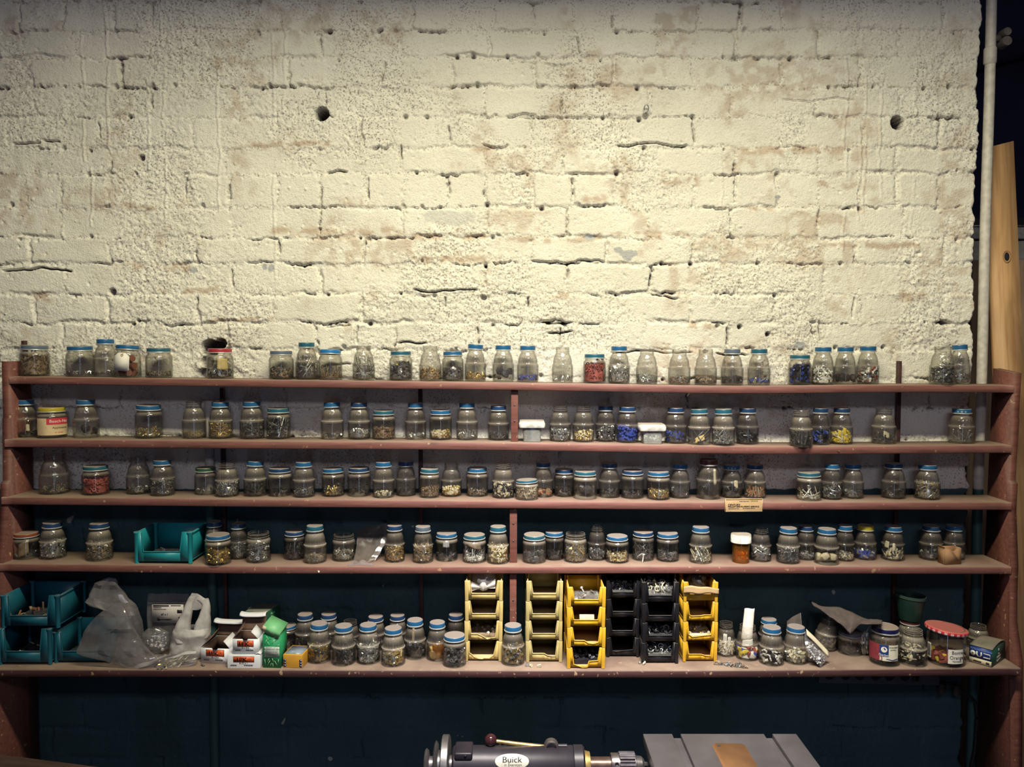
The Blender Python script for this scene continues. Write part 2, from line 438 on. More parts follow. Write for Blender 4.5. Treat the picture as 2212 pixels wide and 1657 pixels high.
def build_wall():
    xs = np.arange(-1.52, WALL_R+.0001, .0023)
    zs = np.concatenate([np.arange(2.86, 2.53, -.008), np.arange(2.53, 1.44, -.0023), np.arange(1.44, .44, -.0048), np.arange(.44, -.0001, -.022)])
    zs[-1] = 0.0
    X, Z = np.meshgrid(xs, zs)
    h, e, rough, plate, fill, zw, row = wall_height(X, Z)
    def stamp(cx, cz, r, fn):
        i0, i1 = np.searchsorted(xs, [cx-r, cx+r]); j0 = np.searchsorted(-zs, -(cz+r)); j1 = np.searchsorted(-zs, -(cz-r))
        if i1 <= i0 or j1 <= j0: return
        d = np.hypot(X[j0:j1, i0:i1]-cx, Z[j0:j1, i0:i1]-cz)/r
        h[j0:j1, i0:i1] = fn(h[j0:j1, i0:i1], d)
    rp = np.random.RandomState(11)
    for _ in range(2600):                               # little pits and blisters in the paint
        r = rp.uniform(.002, .0055); s = rp.uniform(.0008, .0035)*(1 if rp.rand() < .75 else -1)
        stamp(rp.uniform(-1.5, 1.2), rp.uniform(1.2, 2.55), r, lambda H, d, s=s: H - s*(1-sst(.3, 1, d)))
    for _ in range(150):                                # deep nicks at the joints
        k = rp.randint(3, 20); r = rp.uniform(.004, .009)
        stamp(rp.uniform(-1.4, 1.2), jz[k]+rp.uniform(-.008, .008), r, lambda H, d: H - .014*(1-sst(.4, 1, d)))
    for px in (178, 190, 232, 318, 352, 398, 470, 590, 615, 1355, 1560, 1860, 1872, 1905, 1980, 1830):   # old paint runs
        cx = wpt(px, 250)[0]; z1 = rp.uniform(2.25, 2.5); z0 = z1 - rp.uniform(.25, .75)
        m = (Z < z1) & (Z > z0); d = np.abs(X - cx - .003*np.sin(Z*25+px) - (fbm(X*0+px, Z, 30, 8, 3)-.5)*.012)
        h += np.where(m, (.0017*(1-sst(.0005, .0042, d)) - .0006*(1-sst(0, .003, np.abs(d-.006))))*sst(.36, .58, fbm(X*0+px*.37, Z, 9, 9, 3)), 0)
    for a, b, y, dep in ((855,925,742,.012),(1090,1160,249,.009),(1038,1102,312,.009),(1330,1490,311,.012),(0,155,582,.013),(890,1035,627,.012),(1145,1310,566,.008),(700,752,371,.010),(1165,1240,697,.009),(1320,1500,760,.009),(960,1120,118,.004),
                         (700,760,705,.008),(1690,1850,215,.005),(1100,1240,137,.006),(85,130,305,.012),(20,88,308,.012),(2,140,120,.006),(1545,1620,765,.010),(690,760,790,.01),(1180,1240,716,.012),(1405,1470,640,.010)):
        x0, zc = wpt(a, y); x1 = wpt(b, y)[0]            # the most conspicuous open joints
        m = (X > x0) & (X < x1); d = np.abs(Z - zc - .004*np.sin(X*40) - (fbm(X, X*0+y, 40, 5, 2)-.5)*.008)
        tap = sst(0, .012, X-x0)*sst(0, .012, x1-X)
        h -= np.where(m, dep*1.5*(1-sst(.0010, .0034, d))*tap, 0)
    for px, y0, y1, lean in ((833,130,180,-10),(1213,705,745,-4),(1850,640,690,-8),(795,380,435,0),(1030,705,745,4),(500,580,622,2),(425,640,672,-2),(962,640,665,0),(1140,640,665,0),(1573,705,750,0),(1496,262,310,8),(325,195,235,0),(600,520,548,3),
                             (1245,75,115,10),(1325,30,60,-3),(210,262,300,5),(865,310,345,4),(400,380,430,-3),(1407,590,620,-4),(1770,690,740,6),(970,268,306,1),(770,700,745,0)):
        xa, za = wpt(px, y0); xb, zb = wpt(px+lean, y1)
        m = (Z < za) & (Z > zb); t = (Z-za)/(zb-za); d = np.abs(X - (xa+(xb-xa)*t) - (fbm(X*0+px, Z, 60, 6, 2)-.5)*.006)
        h -= np.where(m, .0145*(1-sst(.0009, .0031, d))*sst(0, .15, t)*sst(0, .15, 1-t), 0)
    for px, py, r, dep in ((694, 244, .0165, .13), (1941, 264, .0165, .13), (303, 339, .008, .02), (1395, 250, .007, .012), (452, 752, .021, .09), (446, 782, .015, .035), (474, 742, .013, .05),
                           (1600, 706, .006, .02), (240, 630, .009, .02), (1987, 547, .006, .006), (1660, 722, .006, .02), (438, 806, .012, .02), (1045, 643, .007, .015)):
        cx, cz = wpt(px, py); stamp(cx, cz, r*1.15, lambda H, d, dep=dep: np.minimum(H, H - dep*(1-sst(.78, 1.0, d))))
    # torn plaster under the top shelf round the pipe chase
    cx, cz = wpt(470, 872); d = np.hypot((X-cx)/.085, (Z-cz)/.05)
    tear = 1-sst(.6, 1.0, d + (fbm(X, Z, 40, 130, 3)-.5)*.6)
    h += tear*((fbm(X, Z, 55, 140, 3)-.5)*.026 - .006)
    cx, cz = wpt(470, 800); d = np.hypot((X-cx)/.10, (Z-cz)/.045); t2 = 1-sst(.5, 1, d); h += t2*(fbm(X, Z, 60, 150, 3)-.5)*.014
    lowers = sst(1.30, 1.15, Z); h *= 1-.35*lowers
    h = np.minimum(h, .0045); bare = .85*sst(.0125, .0175, -h)  # bare: depth mask for the shade painted into cracks and holes
    Y = .0045 - h                                        # faces -y; never in front of y = 0
    edge = sst(WALL_R-.022, WALL_R, X + (fbm(Z*0, Z, 30, 160, 3)-.5)*.020)   # ragged corner where the wall ends
    Y = Y + edge*edge*.055
    # stains: r brown dust, g bare grey chips, b green smears
    n1 = fbm(X, Z, 7, 170, 4); n2 = fbm(X, Z, 45, 180, 3)
    br = sst(.54, .72, n1)*.60*sst(.35, .65, n2)
    for a, b, y, hh in ((575,700,498,11),(690,860,500,10),(860,1060,512,9),(1060,1310,517,9),(1310,1470,507,7),(700,820,438,11),(880,1060,560,10),(1385,1500,510,9),(1590,1850,325,12),(1180,1240,640,9),(520,720,310,8),(1780,2000,530,9),(1250,1320,430,11),
                        (1420,1520,385,16),(1600,1680,450,6),(1700,1760,458,7),(60,120,640,14),(240,420,575,12),(230,400,445,9),(330,480,625,8),(1000,1100,316,8),(440,600,690,5),(1760,1860,400,9),(1220,1240,395,9),(1480,1560,700,8),(1930,2010,640,15),(1040,1200,470,24),(1080,1180,485,20)):
        x0, zc = wpt(a, y); x1 = wpt(b, y)[0]; rz = hh*.0012
        d = np.abs(Z-zc-(fbm(X, Z*0+y, 30, 190, 3)-.5)*.02)/rz
        br = np.maximum(br, (1-sst(.2, 1.2, d))*sst(0, .02, X-x0)*sst(0, .02, x1-X)*sst(.30, .55, n2)*(.55 if hh > 18 else .85))
    gc = np.zeros_like(X)
    for px, py, rx, rz in ((1358,550,20,11),(1335,540,9,7),(965,470,55,17),(1730,745,11,8),(1273,512,12,8),(570,575,6,8),(585,578,6,9),(415,583,9,6),(300,500,5,6),(905,635,6,5),(1680,425,6,5)):
        cx, cz = wpt(px, py); d = np.hypot((X-cx)/(rx*.0012), (Z-cz)/(rz*.0012)) + (fbm(X, Z, 60, 200, 3)-.5)*1.0
        gc = np.maximum(gc, (1-sst(.85, .98, d))*(.45 if rx > 50 else 1))
    nz, nx = X.shape
    V = np.stack([X, Y, Z], -1).reshape(-1, 3)
    idx = np.arange(nz*nx).reshape(nz, nx)
    Q = np.stack([idx[:-1,:-1], idx[1:,:-1], idx[1:,1:], idx[:-1,1:]], -1).reshape(-1, 4)
    mb = MB(); mb.add(V, (Q.ravel(), np.full(len(Q), 4)))
    me = mb.mesh('wall_back', M_WALL, smooth=179)
    at = me.color_attributes.new('stain_shade', 'FLOAT_COLOR', 'POINT')
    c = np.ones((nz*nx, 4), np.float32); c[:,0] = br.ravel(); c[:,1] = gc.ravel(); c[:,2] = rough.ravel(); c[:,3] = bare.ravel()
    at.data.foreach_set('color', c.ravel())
    o = link('wall_back', me); o['kind'] = 'structure'; o['label'] = 'whitewashed brick wall with dark green paint on its lower part'
    # the wall's far side and end, so it has thickness
    b = MB(); b.box((-1.52, .155, 0), (WALL_R-.05, .26, 2.86)); bo = obj('wall_core', b, M_CORE, o)
    return o

def wall_material():
    m, t, out = nt('painted_brick')
    b = N(t, 'BsdfPrincipled'); lk(t, b.outputs[0], out.inputs[0])
    at = N(t, 'Attribute'); at.attribute_name = 'stain_shade'
    s = N(t, 'SeparateColor'); lk(t, at.outputs['Color'], s.inputs[0])
    tc = N(t, 'TexCoord')
    n1 = N(t, 'TexNoise'); n1.inputs['Scale'].default_value = 6; n1.inputs['Detail'].default_value = 8; lk(t, tc.outputs['Object'], n1.inputs['Vector'])
    mr = N(t, 'MapRange', i_1=.3, i_2=.7); lk(t, n1.outputs[0], mr.inputs[0])
    c = mixc(t, mr.outputs[0], (.71, .68, .615), (.81, .78, .71))
    n3 = N(t, 'TexNoise'); n3.inputs['Scale'].default_value = 210; n3.inputs['Detail'].default_value = 4; lk(t, tc.outputs['Object'], n3.inputs['Vector'])
    sp = N(t, 'MapRange', i_1=.54, i_2=.64, i_3=0, i_4=.9); lk(t, n3.outputs[0], sp.inputs[0])
    spf = math_(t, 'MULTIPLY', sp.outputs[0], s.outputs[2])
    c = mixc(t, spf, c, (.27, .24, .215))
    c = mixc(t, math_(t, 'MULTIPLY', s.outputs[0], .75), c, (.40, .27, .18))
    c = mixc(t, s.outputs[1], c, (.42, .42, .44))
    c = mixc(t, at.outputs['Alpha'], c, (.085, .065, .065))       # shade painted as dark colour into deep cracks and holes
    # dark green dado
    xyz = N(t, 'SeparateXYZ'); lk(t, tc.outputs['Object'], xyz.inputs[0])
    n2 = N(t, 'TexNoise'); n2.inputs['Scale'].default_value = 30; n2.inputs['Detail'].default_value = 4; lk(t, tc.outputs['Object'], n2.inputs['Vector'])
    zz = math_(t, 'ADD', xyz.outputs[2], math_(t, 'MULTIPLY', math_(t, 'SUBTRACT', n2.outputs[0], .5), .014))
    g = N(t, 'MapRange', i_1=GREEN_Z+.0015, i_2=GREEN_Z-.0015); lk(t, zz, g.inputs[0])
    gcol = mixc(t, mr.outputs[0], (.036, .074, .088), (.056, .108, .124))
    pk = N(t, 'MapRange', i_1=.735, i_2=.75, i_3=0, i_4=.9); lk(t, N(t, 'TexNoise', i_Scale=17.0, i_Detail=2.0).outputs[0], pk.inputs[0])
    nn = pk.inputs[0].links[0].from_node; lk(t, tc.outputs['Object'], nn.inputs['Vector'])
    gcol = mixc(t, pk.outputs[0], gcol, (.42, .42, .36))
    c = mixc(t, g.outputs[0], c, gcol)
    lk(t, c, b.inputs['Base Color'])
    rg = N(t, 'MapRange', i_3=.72, i_4=.55); lk(t, g.outputs[0], rg.inputs[0]); lk(t, rg.outputs[0], b.inputs['Roughness'])
    b.inputs['Specular IOR Level'].default_value = .25
    bp = N(t, 'Bump'); bp.inputs['Strength'].default_value = 1.0; bp.inputs['Distance'].default_value = .0022
    n4 = N(t, 'TexNoise'); n4.inputs['Scale'].default_value = 260; n4.inputs['Detail'].default_value = 6; n4.inputs['Roughness'].default_value = .6; lk(t, tc.outputs['Object'], n4.inputs['Vector'])
    lk(t, n4.outputs[0], bp.inputs['Height']); lk(t, bp.outputs[0], b.inputs['Normal'])
    return m
M_WALL = wall_material()
M_CORE = pm('old_brick', (.20, .12, .10), .8, 0, .3, 20)
M_FLOOR = pm('stained_concrete', (.10, .095, .095), .7, 0, .3, 4, .2)
M_DARKROOM = pm('dark_back_room_paint', (.045, .048, .090), .8, 0, .25, 3)
M_BEAM = pm('dark_timber', (.022, .022, .042), .8, 0, .3, 8)
build_wall()
b = MB(); b.box((-3.2, -6.0, -.08), (3.6, 3.2, 0)); o = obj('floor', b, M_FLOOR); o['kind'] = 'structure'
b = MB(); b.box((.9, 2.6, 0), (4.4, 2.7, 4.2)); o = obj('wall_far', b, M_DARKROOM); o['kind'] = 'structure'; o['label'] = 'dark wall of the room beyond the brick wall'
for i, (z0, z1) in enumerate(((3.28, 3.44), (2.70, 2.80))):
    b = MB(); V = np.array([(.95, 2.48, z0), (4.3, 2.48, z0+.95), (4.3, 2.48, z1+.95), (.95, 2.48, z1)])
    V = np.concatenate([V, V+[0, .1, 0]]); b.add(V, [(0,1,2,3), (7,6,5,4), (0,4,5,1), (1,5,6,2), (2,6,7,3), (3,7,4,0)])
    o = obj('trim_%d' % (i+1), b, M_BEAM); o['kind'] = 'structure'; o['label'] = 'dark sloping timber in the room beyond'

# hood of the shop light, above the picture
fx = thing('shop_light', 'long hooded shop light hung in front of the wall', 'lamp', LAMP)
b = MB(); lx, ly, lz = .74, .185, -.0972
b.box((-lx-.002, -ly, .05), (lx+.002, ly, .054)); b.box((-lx-.002, ly, lz), (lx+.002, ly+.003, .054)); b.box((-lx-.002, -ly-.003, -.02), (lx+.002, -ly, .054))
b.box((-lx-.004, -ly, lz), (-lx, ly, .054)); b.box((lx, -ly, lz), (lx+.004, ly, .054))
obj('hood', b, pm('hood_enamel', (.06, .06, .065), .6), fx)
for sx in (-.6, .6):
    b = MB(); b.add(*tube([(sx, 0, .05), (sx, 0, 1.4)], .004, 6)); obj('hanger', b, MATS['hood_enamel'], fx)

# ================================================================== THE SHELF UNIT
YF = [-.100, -.105, -.115, -.135, -.200]                # front faces, top shelf first
TOP_PX = [[(20,813),(557,820.5),(1100,826.5),(1640,836),(1900,830.5),(2190,833)],
          [(10,949),(560,953),(1080,955.5),(1370,960.5),(1650,965.5),(1900,964),(2185,961.5)],
          [(3,1073.5),(560,1079),(1100,1082),(1500,1085.5),(1900,1085),(2185,1085.5)],
          [(-5,1217.5),(560,1224),(1100,1223.5),(1650,1223),(2185,1225)],
          [(-20,1447),(560,1447.5),(1100,1449),(1550,1449),(2205,1443.5)]]
THICK = [.0185, .0195, .0190, .0185, .0185]
SHX, SHZ = [], []
for k in range(5):
    p = np.array([P(x, y, YF[k]) for x, y in TOP_PX[k]]); SHX.append(p[:,0]); SHZ.append(p[:,2])
SHX[4][0] = -1.252
def shelf_z(k, x):
    """smooth sagging height of a shelf's top"""
    xs = np.linspace(SHX[k][0], SHX[k][-1], 60); zz = np.interp(xs, SHX[k], SHZ[k])
    kern = np.ones(9)/9; zs = np.convolve(np.pad(zz, 4, mode='edge'), kern, 'valid')
    return np.interp(x, xs, zs)

unit = thing('wall_shelf', 'long red-brown painted five-tier shelf against the brick wall', 'shelf', (0, 0, 0))
for k in range(5):
    xs = np.linspace(SHX[k][0], SHX[k][-1], 90); zt = shelf_z(k, xs); th = THICK[k]; yb = -.0125
    r_ = np.random.RandomState(k); wob = np.convolve(r_.uniform(-.0012, .0012, 98), np.ones(9)/9, 'valid')
    sec = []
    for x, z, wv in zip(xs, zt, wob):
        yf = YF[k] + wv
        sec.append([(x, yf+.0018, z), (x, yf, z-.0018), (x, yf, z-th+.0018), (x, yf+.0018, z-th), (x, yb, z-th), (x, yb, z)])
    V = np.array(sec).reshape(-1, 3); n = 6; F = []
    for i in range(len(xs)-1):
        for j in range(n):
            j2 = (j+1) % n; F.append((i*n+j, (i+1)*n+j, (i+1)*n+j2, i*n+j2))
    F += [tuple(range(n-1, -1, -1)), tuple((len(xs)-1)*n+j for j in range(n))]
    F = [tuple(reversed(f)) for f in F]
    b = MB(); b.add(V, F); obj('shelf_board', b, M_SHELF if k < 4 else M_SHELF_LOW, unit)

def upright(side):
    """stepped side board: deeper below each shelf, with sloping shoulders"""
    zt = [shelf_z(k, side*1.2) for k in range(5)]
    zc = lambda py: P(CX + side*1080, py, -.1)[2]
    f = lambda k: YF[k] + .004
    prof = [(-.010, zc(798 if side > 0 else 781)), (f(0), zc(806 if side > 0 else 781)), (f(0), zc(902)), (f(1)+.002, zc(907)), (f(1)+.002, zc(1038)), (f(2)+.002, zc(1044)),
            (f(2)+.002, zt[2]-.02), (f(3), zt[3]), (f(3), zt[3]-.02), (f(3)-.008, zc(1330)), (f(3)-.040, zt[4]+.004), (f(3)-.042, zt[4]-.03), (f(3)-.07, .0), (-.010, .0)]
    n = len(prof); V = []
    for y, z in prof:
        xi = side*(1.2475 if side < 0 else 1.221 + .026*min(1, max(0, (z-.8)/.75)))
        if side < 0: xi = -1.2475 - .010*min(1, max(0, (1.45-z)/.5))
        V.append((xi, y, z))
    V = np.array(V); W = V + np.array([side*.0195, 0, 0])
    A = np.concatenate([V, W]); F = [tuple(range(n)), tuple(range(2*n-1, n-1, -1))] + [(i, n+i, n+(i+1) % n, (i+1) % n) for i in range(n)]
    if side > 0: F = [tuple(reversed(q)) for q in F]
    b = MB(); b.add(A, F); return obj('upright', b, M_UPR, unit)
upright(-1); upright(1)
def front_post(k, px0, px1):
    x0 = P(px0, 1000, YF[k+1]+.02)[0]; x1 = P(px1, 1000, YF[k+1]+.02)[0]; xm = (x0+x1)/2
    b = MB(); b.box((x0, YF[k]+.012, shelf_z(k+1, xm)-.001), (x1, YF[k]+.032, shelf_z(k, xm)-THICK[k]+.001))
    for dz in (.35, .62):                                # screw heads
        z = shelf_z(k+1, xm)+dz*(shelf_z(k, xm)-shelf_z(k+1, xm)); V, F = cap_lathe([(.0026, 0), (.0022, .0012)], 10)
        b.add(np.stack([V[:,0]+xm, YF[k]+.012-V[:,2], V[:,1]+z], -1), F, 1)
    return bevel(obj('front_post', b, [M_UPR, M_DARK], unit), .001)
front_post(0, 1104, 1119); front_post(2, 1101, 1117); front_post(3, 1101, 1116)
for px, y0, y1 in ((55, 736, 955), (480, 838, 1460), (908, 838, 1460), (1941, 780, 1460)):
    x = P(px, 900, -.01)[0]; z1 = P(px, y0, -.01)[2]; z0 = P(px, y1, -.01)[2]
    b = MB(); b.box((x-.0052, -.0118, z0), (x+.0052, -.0008, z1)); bevel(obj('back_cleat', b, pm('dark_cleat_paint', (.055, .022, .022), .6), unit), .001)

# ================================================================== pipes at the wall
def pipe_obj(name, x, y, r, z0, z1, mats, label, collars=()):
    b = MB(); r_ = np.random.RandomState(3)
    zs = np.linspace(z0, z1, 90); path = [(x+.0008*math.sin(z*9), y, z) for z in zs]
    V, F = tube(path, r, 20); b.add(V, F)
    o = obj(name, b, mats, None, 60)
    tag(o, label, 'pipe')
    for zc in collars:
        c = MB(); V, F = cap_lathe([(r, -.022), (r*1.22, -.018), (r*1.22, .018), (r, .022)], 20); c.add(V + [x, y, zc], F); obj('coupling', c, mats, o, 40)
    return o
def pipe_paint(name, upper, lower, zb):
    m, t, out = nt(name); b = N(t, 'BsdfPrincipled'); lk(t, b.outputs[0], out.inputs[0])
    tc = N(t, 'TexCoord'); xyz = N(t, 'SeparateXYZ'); lk(t, tc.outputs['Object'], xyz.inputs[0])
    n = N(t, 'TexNoise'); n.inputs['Scale'].default_value = 60; n.inputs['Detail'].default_value = 5; lk(t, tc.outputs['Object'], n.inputs['Vector'])
    mr = N(t, 'MapRange', i_1=.35, i_2=.7); lk(t, n.outputs[0], mr.inputs[0])
    c = mixc(t, mr.outputs[0], tuple(x*.72 for x in upper), upper)
    g = N(t, 'MapRange', i_1=zb+.002, i_2=zb-.002); lk(t, xyz.outputs[2], g.inputs[0])
    lk(t, mixc(t, g.outputs[0], c, lower), b.inputs['Base Color']); b.inputs['Roughness'].default_value = .55
    bp = N(t, 'Bump'); bp.inputs['Strength'].default_value = .4; bp.inputs['Distance'].default_value = .002; lk(t, n.outputs[0], bp.inputs['Height']); lk(t, bp.outputs[0], b.inputs['Normal'])
    return m
M_PIPE = pipe_paint('painted_pipe', (.60, .56, .52), (.03, .085, .085), GREEN_Z)
pipe_obj('conduit_pipe', 1.2295, .010, .0125, 0.0, 2.86, M_PIPE, 'vertical off-white painted pipe at the right end of the brick wall', (P(2135, 118, .0)[2],))
xp = P(458, 1200, -.01)[0]
pipe_obj('water_pipe', xp, -.0135, .0115, 0.0, P(458, 866, -.012)[2], M_PIPE, 'vertical pipe painted like the wall behind the left of the shelves', (P(463, 1328, -.01)[2],))
# junction box on the far side of the pipe
jb = thing('junction_box', 'small dim round junction box beside the pipe at top right', 'junction box', P(2168, 82, .05))
for dz, r in ((.012, .011), (-.012, .013)):
    V, F = cap_lathe([(r*.9, -.014), (r, -.010), (r, .014)], 20); b = MB(); b.add(np.stack([V[:,0]+.002, V[:,2], V[:,1]+dz], -1), F)
    obj('cover', b, pm('box_paint', (.16, .14, .13), .6), jb, 40)
b = MB(); b.box((-.035, -.004, -.008), (-.008, .010, .006)); obj('nipple', b, MATS['box_paint'], jb)
# old hook in the wall
h = thing('wall_hook', 'small bent metal hook set high in the white brick wall', 'hook', P(1393, 232, -.002))
a = np.linspace(-.5*PI, 1.15*PI, 18); b = MB(); V, F = tube([(.0055*math.cos(t)+.003, -.004-.002*math.sin(t), .009*math.sin(t)-.004) for t in a], .0014, 8); b.add(V, F)
b.add(*tube([(.003, .012, -.012), (.003, -.003, -.0125)], .0014, 8)); obj('hook_wire', b, M_GREY, h, 60)

# leaning board, plywood and cabinet beyond the wall's end
def pine(name, rgb, hole=None):
    m, t, out = nt(name); b = N(t, 'BsdfPrincipled'); lk(t, b.outputs[0], out.inputs[0])
    tc = N(t, 'TexCoord'); mp = N(t, 'Mapping'); mp.inputs['Scale'].default_value = (9, 9, 1.1); lk(t, tc.outputs['Object'], mp.inputs[0])
    n = N(t, 'TexNoise'); n.inputs['Scale'].default_value = 3; n.inputs['Detail'].default_value = 6; n.inputs['Distortion'].default_value = 1.5; lk(t, mp.outputs[0], n.inputs['Vector'])
    mr = N(t, 'MapRange', i_1=.3, i_2=.72); lk(t, n.outputs[0], mr.inputs[0])
    w_ = N(t, 'TexNoise'); w_.inputs['Scale'].default_value = 7; mp2 = N(t, 'Mapping'); mp2.inputs['Scale'].default_value = (14, 14, .5); lk(t, tc.outputs['Object'], mp2.inputs[0]); lk(t, mp2.outputs[0], w_.inputs['Vector'])
    k = N(t, 'MapRange', i_1=.50, i_2=.62, i_3=0, i_4=.45); lk(t, w_.outputs[0], k.inputs[0])
    c = mixc(t, mr.outputs[0], tuple(x*.68 for x in rgb), tuple(min(1, x*1.2) for x in rgb)); c = mixc(t, k.outputs[0], c, (rgb[0]*.62, rgb[1]*.45, rgb[2]*.32))
    lk(t, c, b.inputs['Base Color']); b.inputs['Roughness'].default_value = .6
    MATS[name] = m; return m
M_PINE = pine('raw_pine', (.43, .255, .125))
zt = P(2165, 312, .04)[2]; th = math.atan2(.022, .59); lean = math.atan2(.034, .59)
brd = thing('pine_board', 'bare pine board with a dark knot leaning beside the wall end', 'board', (1.2785+.022*zt/.59, .040-.034*zt/.59, 0), (-lean, -th, 0))
Lh = zt/math.cos(th)/math.cos(lean); zk = P(2167, 552, .022)[2]/math.cos(th)
V, F = prism([(-.0375, 0), (.0375, 0), (.0375, Lh+.008), (-.0375, Lh-.008)], 0, .018); b = MB(); b.add(V, F); obj('board', b, M_PINE, brd)
V, F = cap_lathe([(.9, 0), (1, .4), (.8, .5)], 20); b = MB(); b.add(np.stack([V[:,0]*.0078+.006, .001-V[:,2]*.0022, V[:,1]*.0130+zk], -1), F); obj('knot', b, M_BLACK, brd)
b = MB(); V, F = lathe([(.0085, 0), (.0112, 0), (.0112, .0006), (.0085, .0006)], 24, True); b.add(np.stack([V[:,0]+.006, -V[:,2]+.0002, V[:,1]*1.55+zk], -1), F); obj('knot_ring', b, pm('knot_wood', (.30, .15, .07), .6), brd)
b = MB(); b.box((0, 0, 0), (.9, .012, P(2205, 562, .35)[2])); o = obj('plywood_sheet', b, pine('old_plywood', (.36, .25, .17)), None, loc=(1.40, .35, 0)); tag(o, 'tan plywood sheet standing behind the leaning pine board at right', 'plywood sheet')
cb = thing('metal_cabinet', 'grey metal cabinet top in the dim room beyond the pine board', 'cabinet', (1.50, .60, 0))
zc1 = P(2200, 492, .6)[2]; zc0 = P(2200, 520, .6)[2]
b = MB(); b.box((0, 0, 0), (.7, .4, zc0)); obj('carcass', b, pm('cabinet_grey', (.30, .29, .29), .5), cb)
b = MB(); b.box((-.012, -.015, zc0+.004), (.71, .41, zc1)); bevel(obj('top', b, MATS['cabinet_grey'], cb), .004)
kn = thing('tool_case', 'black tool case resting on the grey cabinet at right edge', 'case', (1.53, .66, zc1))
b = MB(); b.box((0, 0, 0), (.3, .2, .045)); b.box((.02, .02, .045), (.05, .18, .075)); bevel(obj('case_body', b, M_BLACK, kn), .006)
b = MB(); b.box((-.002, -.004, .012), (.3, 0, .018)); obj('latch_strip', b, M_GREY, kn)

# ================================================================== JARS
def smooth_prof(pts, n=3):
    """densify a profile a little"""
    return pts
T_OUT = [(.0001,.006),(.72,.002),(.86,.000),(.94,.012),(.985,.045),(1,.095),(1,.30),(1,.455),(.985,.490),(.925,.508),(.900,.525),(.895,.545),(.880,.60),(.852,.655),(.818,.70),(.775,.742),(.715,.780),(.66,.805),(.635,.822),(.63,.865),(.668,.873),(.668,.889),(.63,.897),(.63,.925),(.655,.932),(.655,.944),(.63,.951),(.63,.975),(.645,.985),(.635,1.0)]
T_IN = [(.590,1.0),(.58,.82),(.62,.79),(.71,.742),(.775,.68),(.825,.58),(.845,.515),(.93,.45),(.935,.30),(.935,.09),(.90,.05),(.80,.03),(.0001,.028)]
S_OUT = [(.0001,.008),(.74,.003),(.88,.000),(.955,.018),(.99,.055),(1,.11),(1,.40),(1,.645),(.992,.69),(.965,.735),(.915,.770),(.865,.792),(.84,.812),(.835,.835),(.862,.845),(.862,.868),(.835,.88),(.835,.93),(.858,.94),(.858,.955),(.835,.965),(.835,.985),(.825,1.0)]
S_IN = [(.78,1.0),(.775,.80),(.88,.755),(.93,.70),(.938,.62),(.938,.10),(.90,.06),(.78,.04),(.0001,.038)]
J_OUT = [(.0001,.006),(.80,.002),(.93,.0),(.985,.02),(1,.06),(1,.40),(.985,.80),(.965,.86),(.955,.88),(.955,.985),(.94,1.0)]
J_IN = [(.89,1.0),(.90,.88),(.93,.80),(.945,.40),(.945,.07),(.90,.04),(.0001,.036)]
def jar_mesh(name, out, inn, flutes, n):
    prof = np.array(out + inn); a = np.arange(n)*2*PI/n
    r = np.repeat(prof[:,0,None], n, 1)
    if flutes:
        win = sst(.525, .56, prof[:,1])*(1-sst(.73, .765, prof[:,1])); win[len(out):] = 0
        r = r*(1 - .050*win[:,None]*np.abs(np.sin(flutes*a/2))[None])
    V = np.stack([r*np.cos(a), r*np.sin(a), np.repeat(prof[:,1,None], n, 1)], -1).reshape(-1, 3)
    F = [(i*n+k, i*n+(k+1) % n, (i+1)*n+(k+1) % n, (i+1)*n+k) for i in range(len(prof)-1) for k in range(n)]
    mb = MB(); mb.add(V, F); return mb.mesh(name, GLASS, smooth=50)
JM = {'T': jar_mesh('ribbed_jar', T_OUT, T_IN, 24, 96), 'S': jar_mesh('squat_jar', S_OUT, S_IN, 0, 56), 'J': jar_mesh('jam_jar', J_OUT, J_IN, 0, 64)}
LIDGEO = {'T': (.845, 1.0, .715), 'S': (.838, 1.0, .885), 'J': (.885, 1.0, 1.09)}      # z0, z1, radius, in jar units
def lid_mesh(key):
    mb = MB()
    V, F = lathe([(.90, .12), (1.045, .04), (1.06, .11), (1.045, .20), (.995, .23)], 48); mb.add(V, F, 1)
    V, F = lathe([(.995, .23), (1.0, .32), (1.0, .82), (.985, .93), (.94, .985), (.90, 1.0), (.86, .965), (.5, .955), (.0001, .95)], 48); mb.add(V, F, 0)
    return mb.mesh('screw_lid', [LID[key], M_TIN], smooth=35)
LM = {k: lid_mesh(k) for k in LID}

# ---- hardware templates: (V, loops, totals)
def pack(*parts):
    m = MB()
    for V, F in parts: m.add(V, F)
    return np.concatenate(m.V), np.concatenate(m.L), np.concatenate(m.T)
def rod(L, r, n=6, z0=0): return cap_lathe([(r, z0), (r, z0+L)], n)
TPL = {}
TPL['screw'] = pack(cap_lathe([(.0004, -.010), (.0015, -.006), (.0015, .007), (.0034, .0095), (.0034, .0105)], 8))
TPL['bolt'] = pack(rod(.017, .0020, 7, -.010), cap_lathe([(.0040, .0065), (.0040, .0098)], 6))
TPL['nail'] = pack(cap_lathe([(.0003, -.017), (.0011, -.013), (.0011, .0155), (.0028, .0158), (.0028, .0168)], 7))
TPL['longnail'] = pack(cap_lathe([(.0003, -.027), (.0014, -.022), (.0014, .0255), (.0034, .0258), (.0034, .0272)], 7))
TPL['tack'] = pack(cap_lathe([(.0003, -.006), (.0010, -.003), (.0010, .0045), (.0024, .0048), (.0024, .0058)], 7))
def ring(R, r, h, n): return lathe([(R, -h), (R, h), (r, h), (r, -h)], n, True)
TPL['washer'] = pack(ring(.0052, .0024, .0006, 12))
TPL['ring'] = pack(ring(.0072, .0050, .0008, 14))
TPL['nut'] = pack(ring(.0042, .0021, .0018, 6))
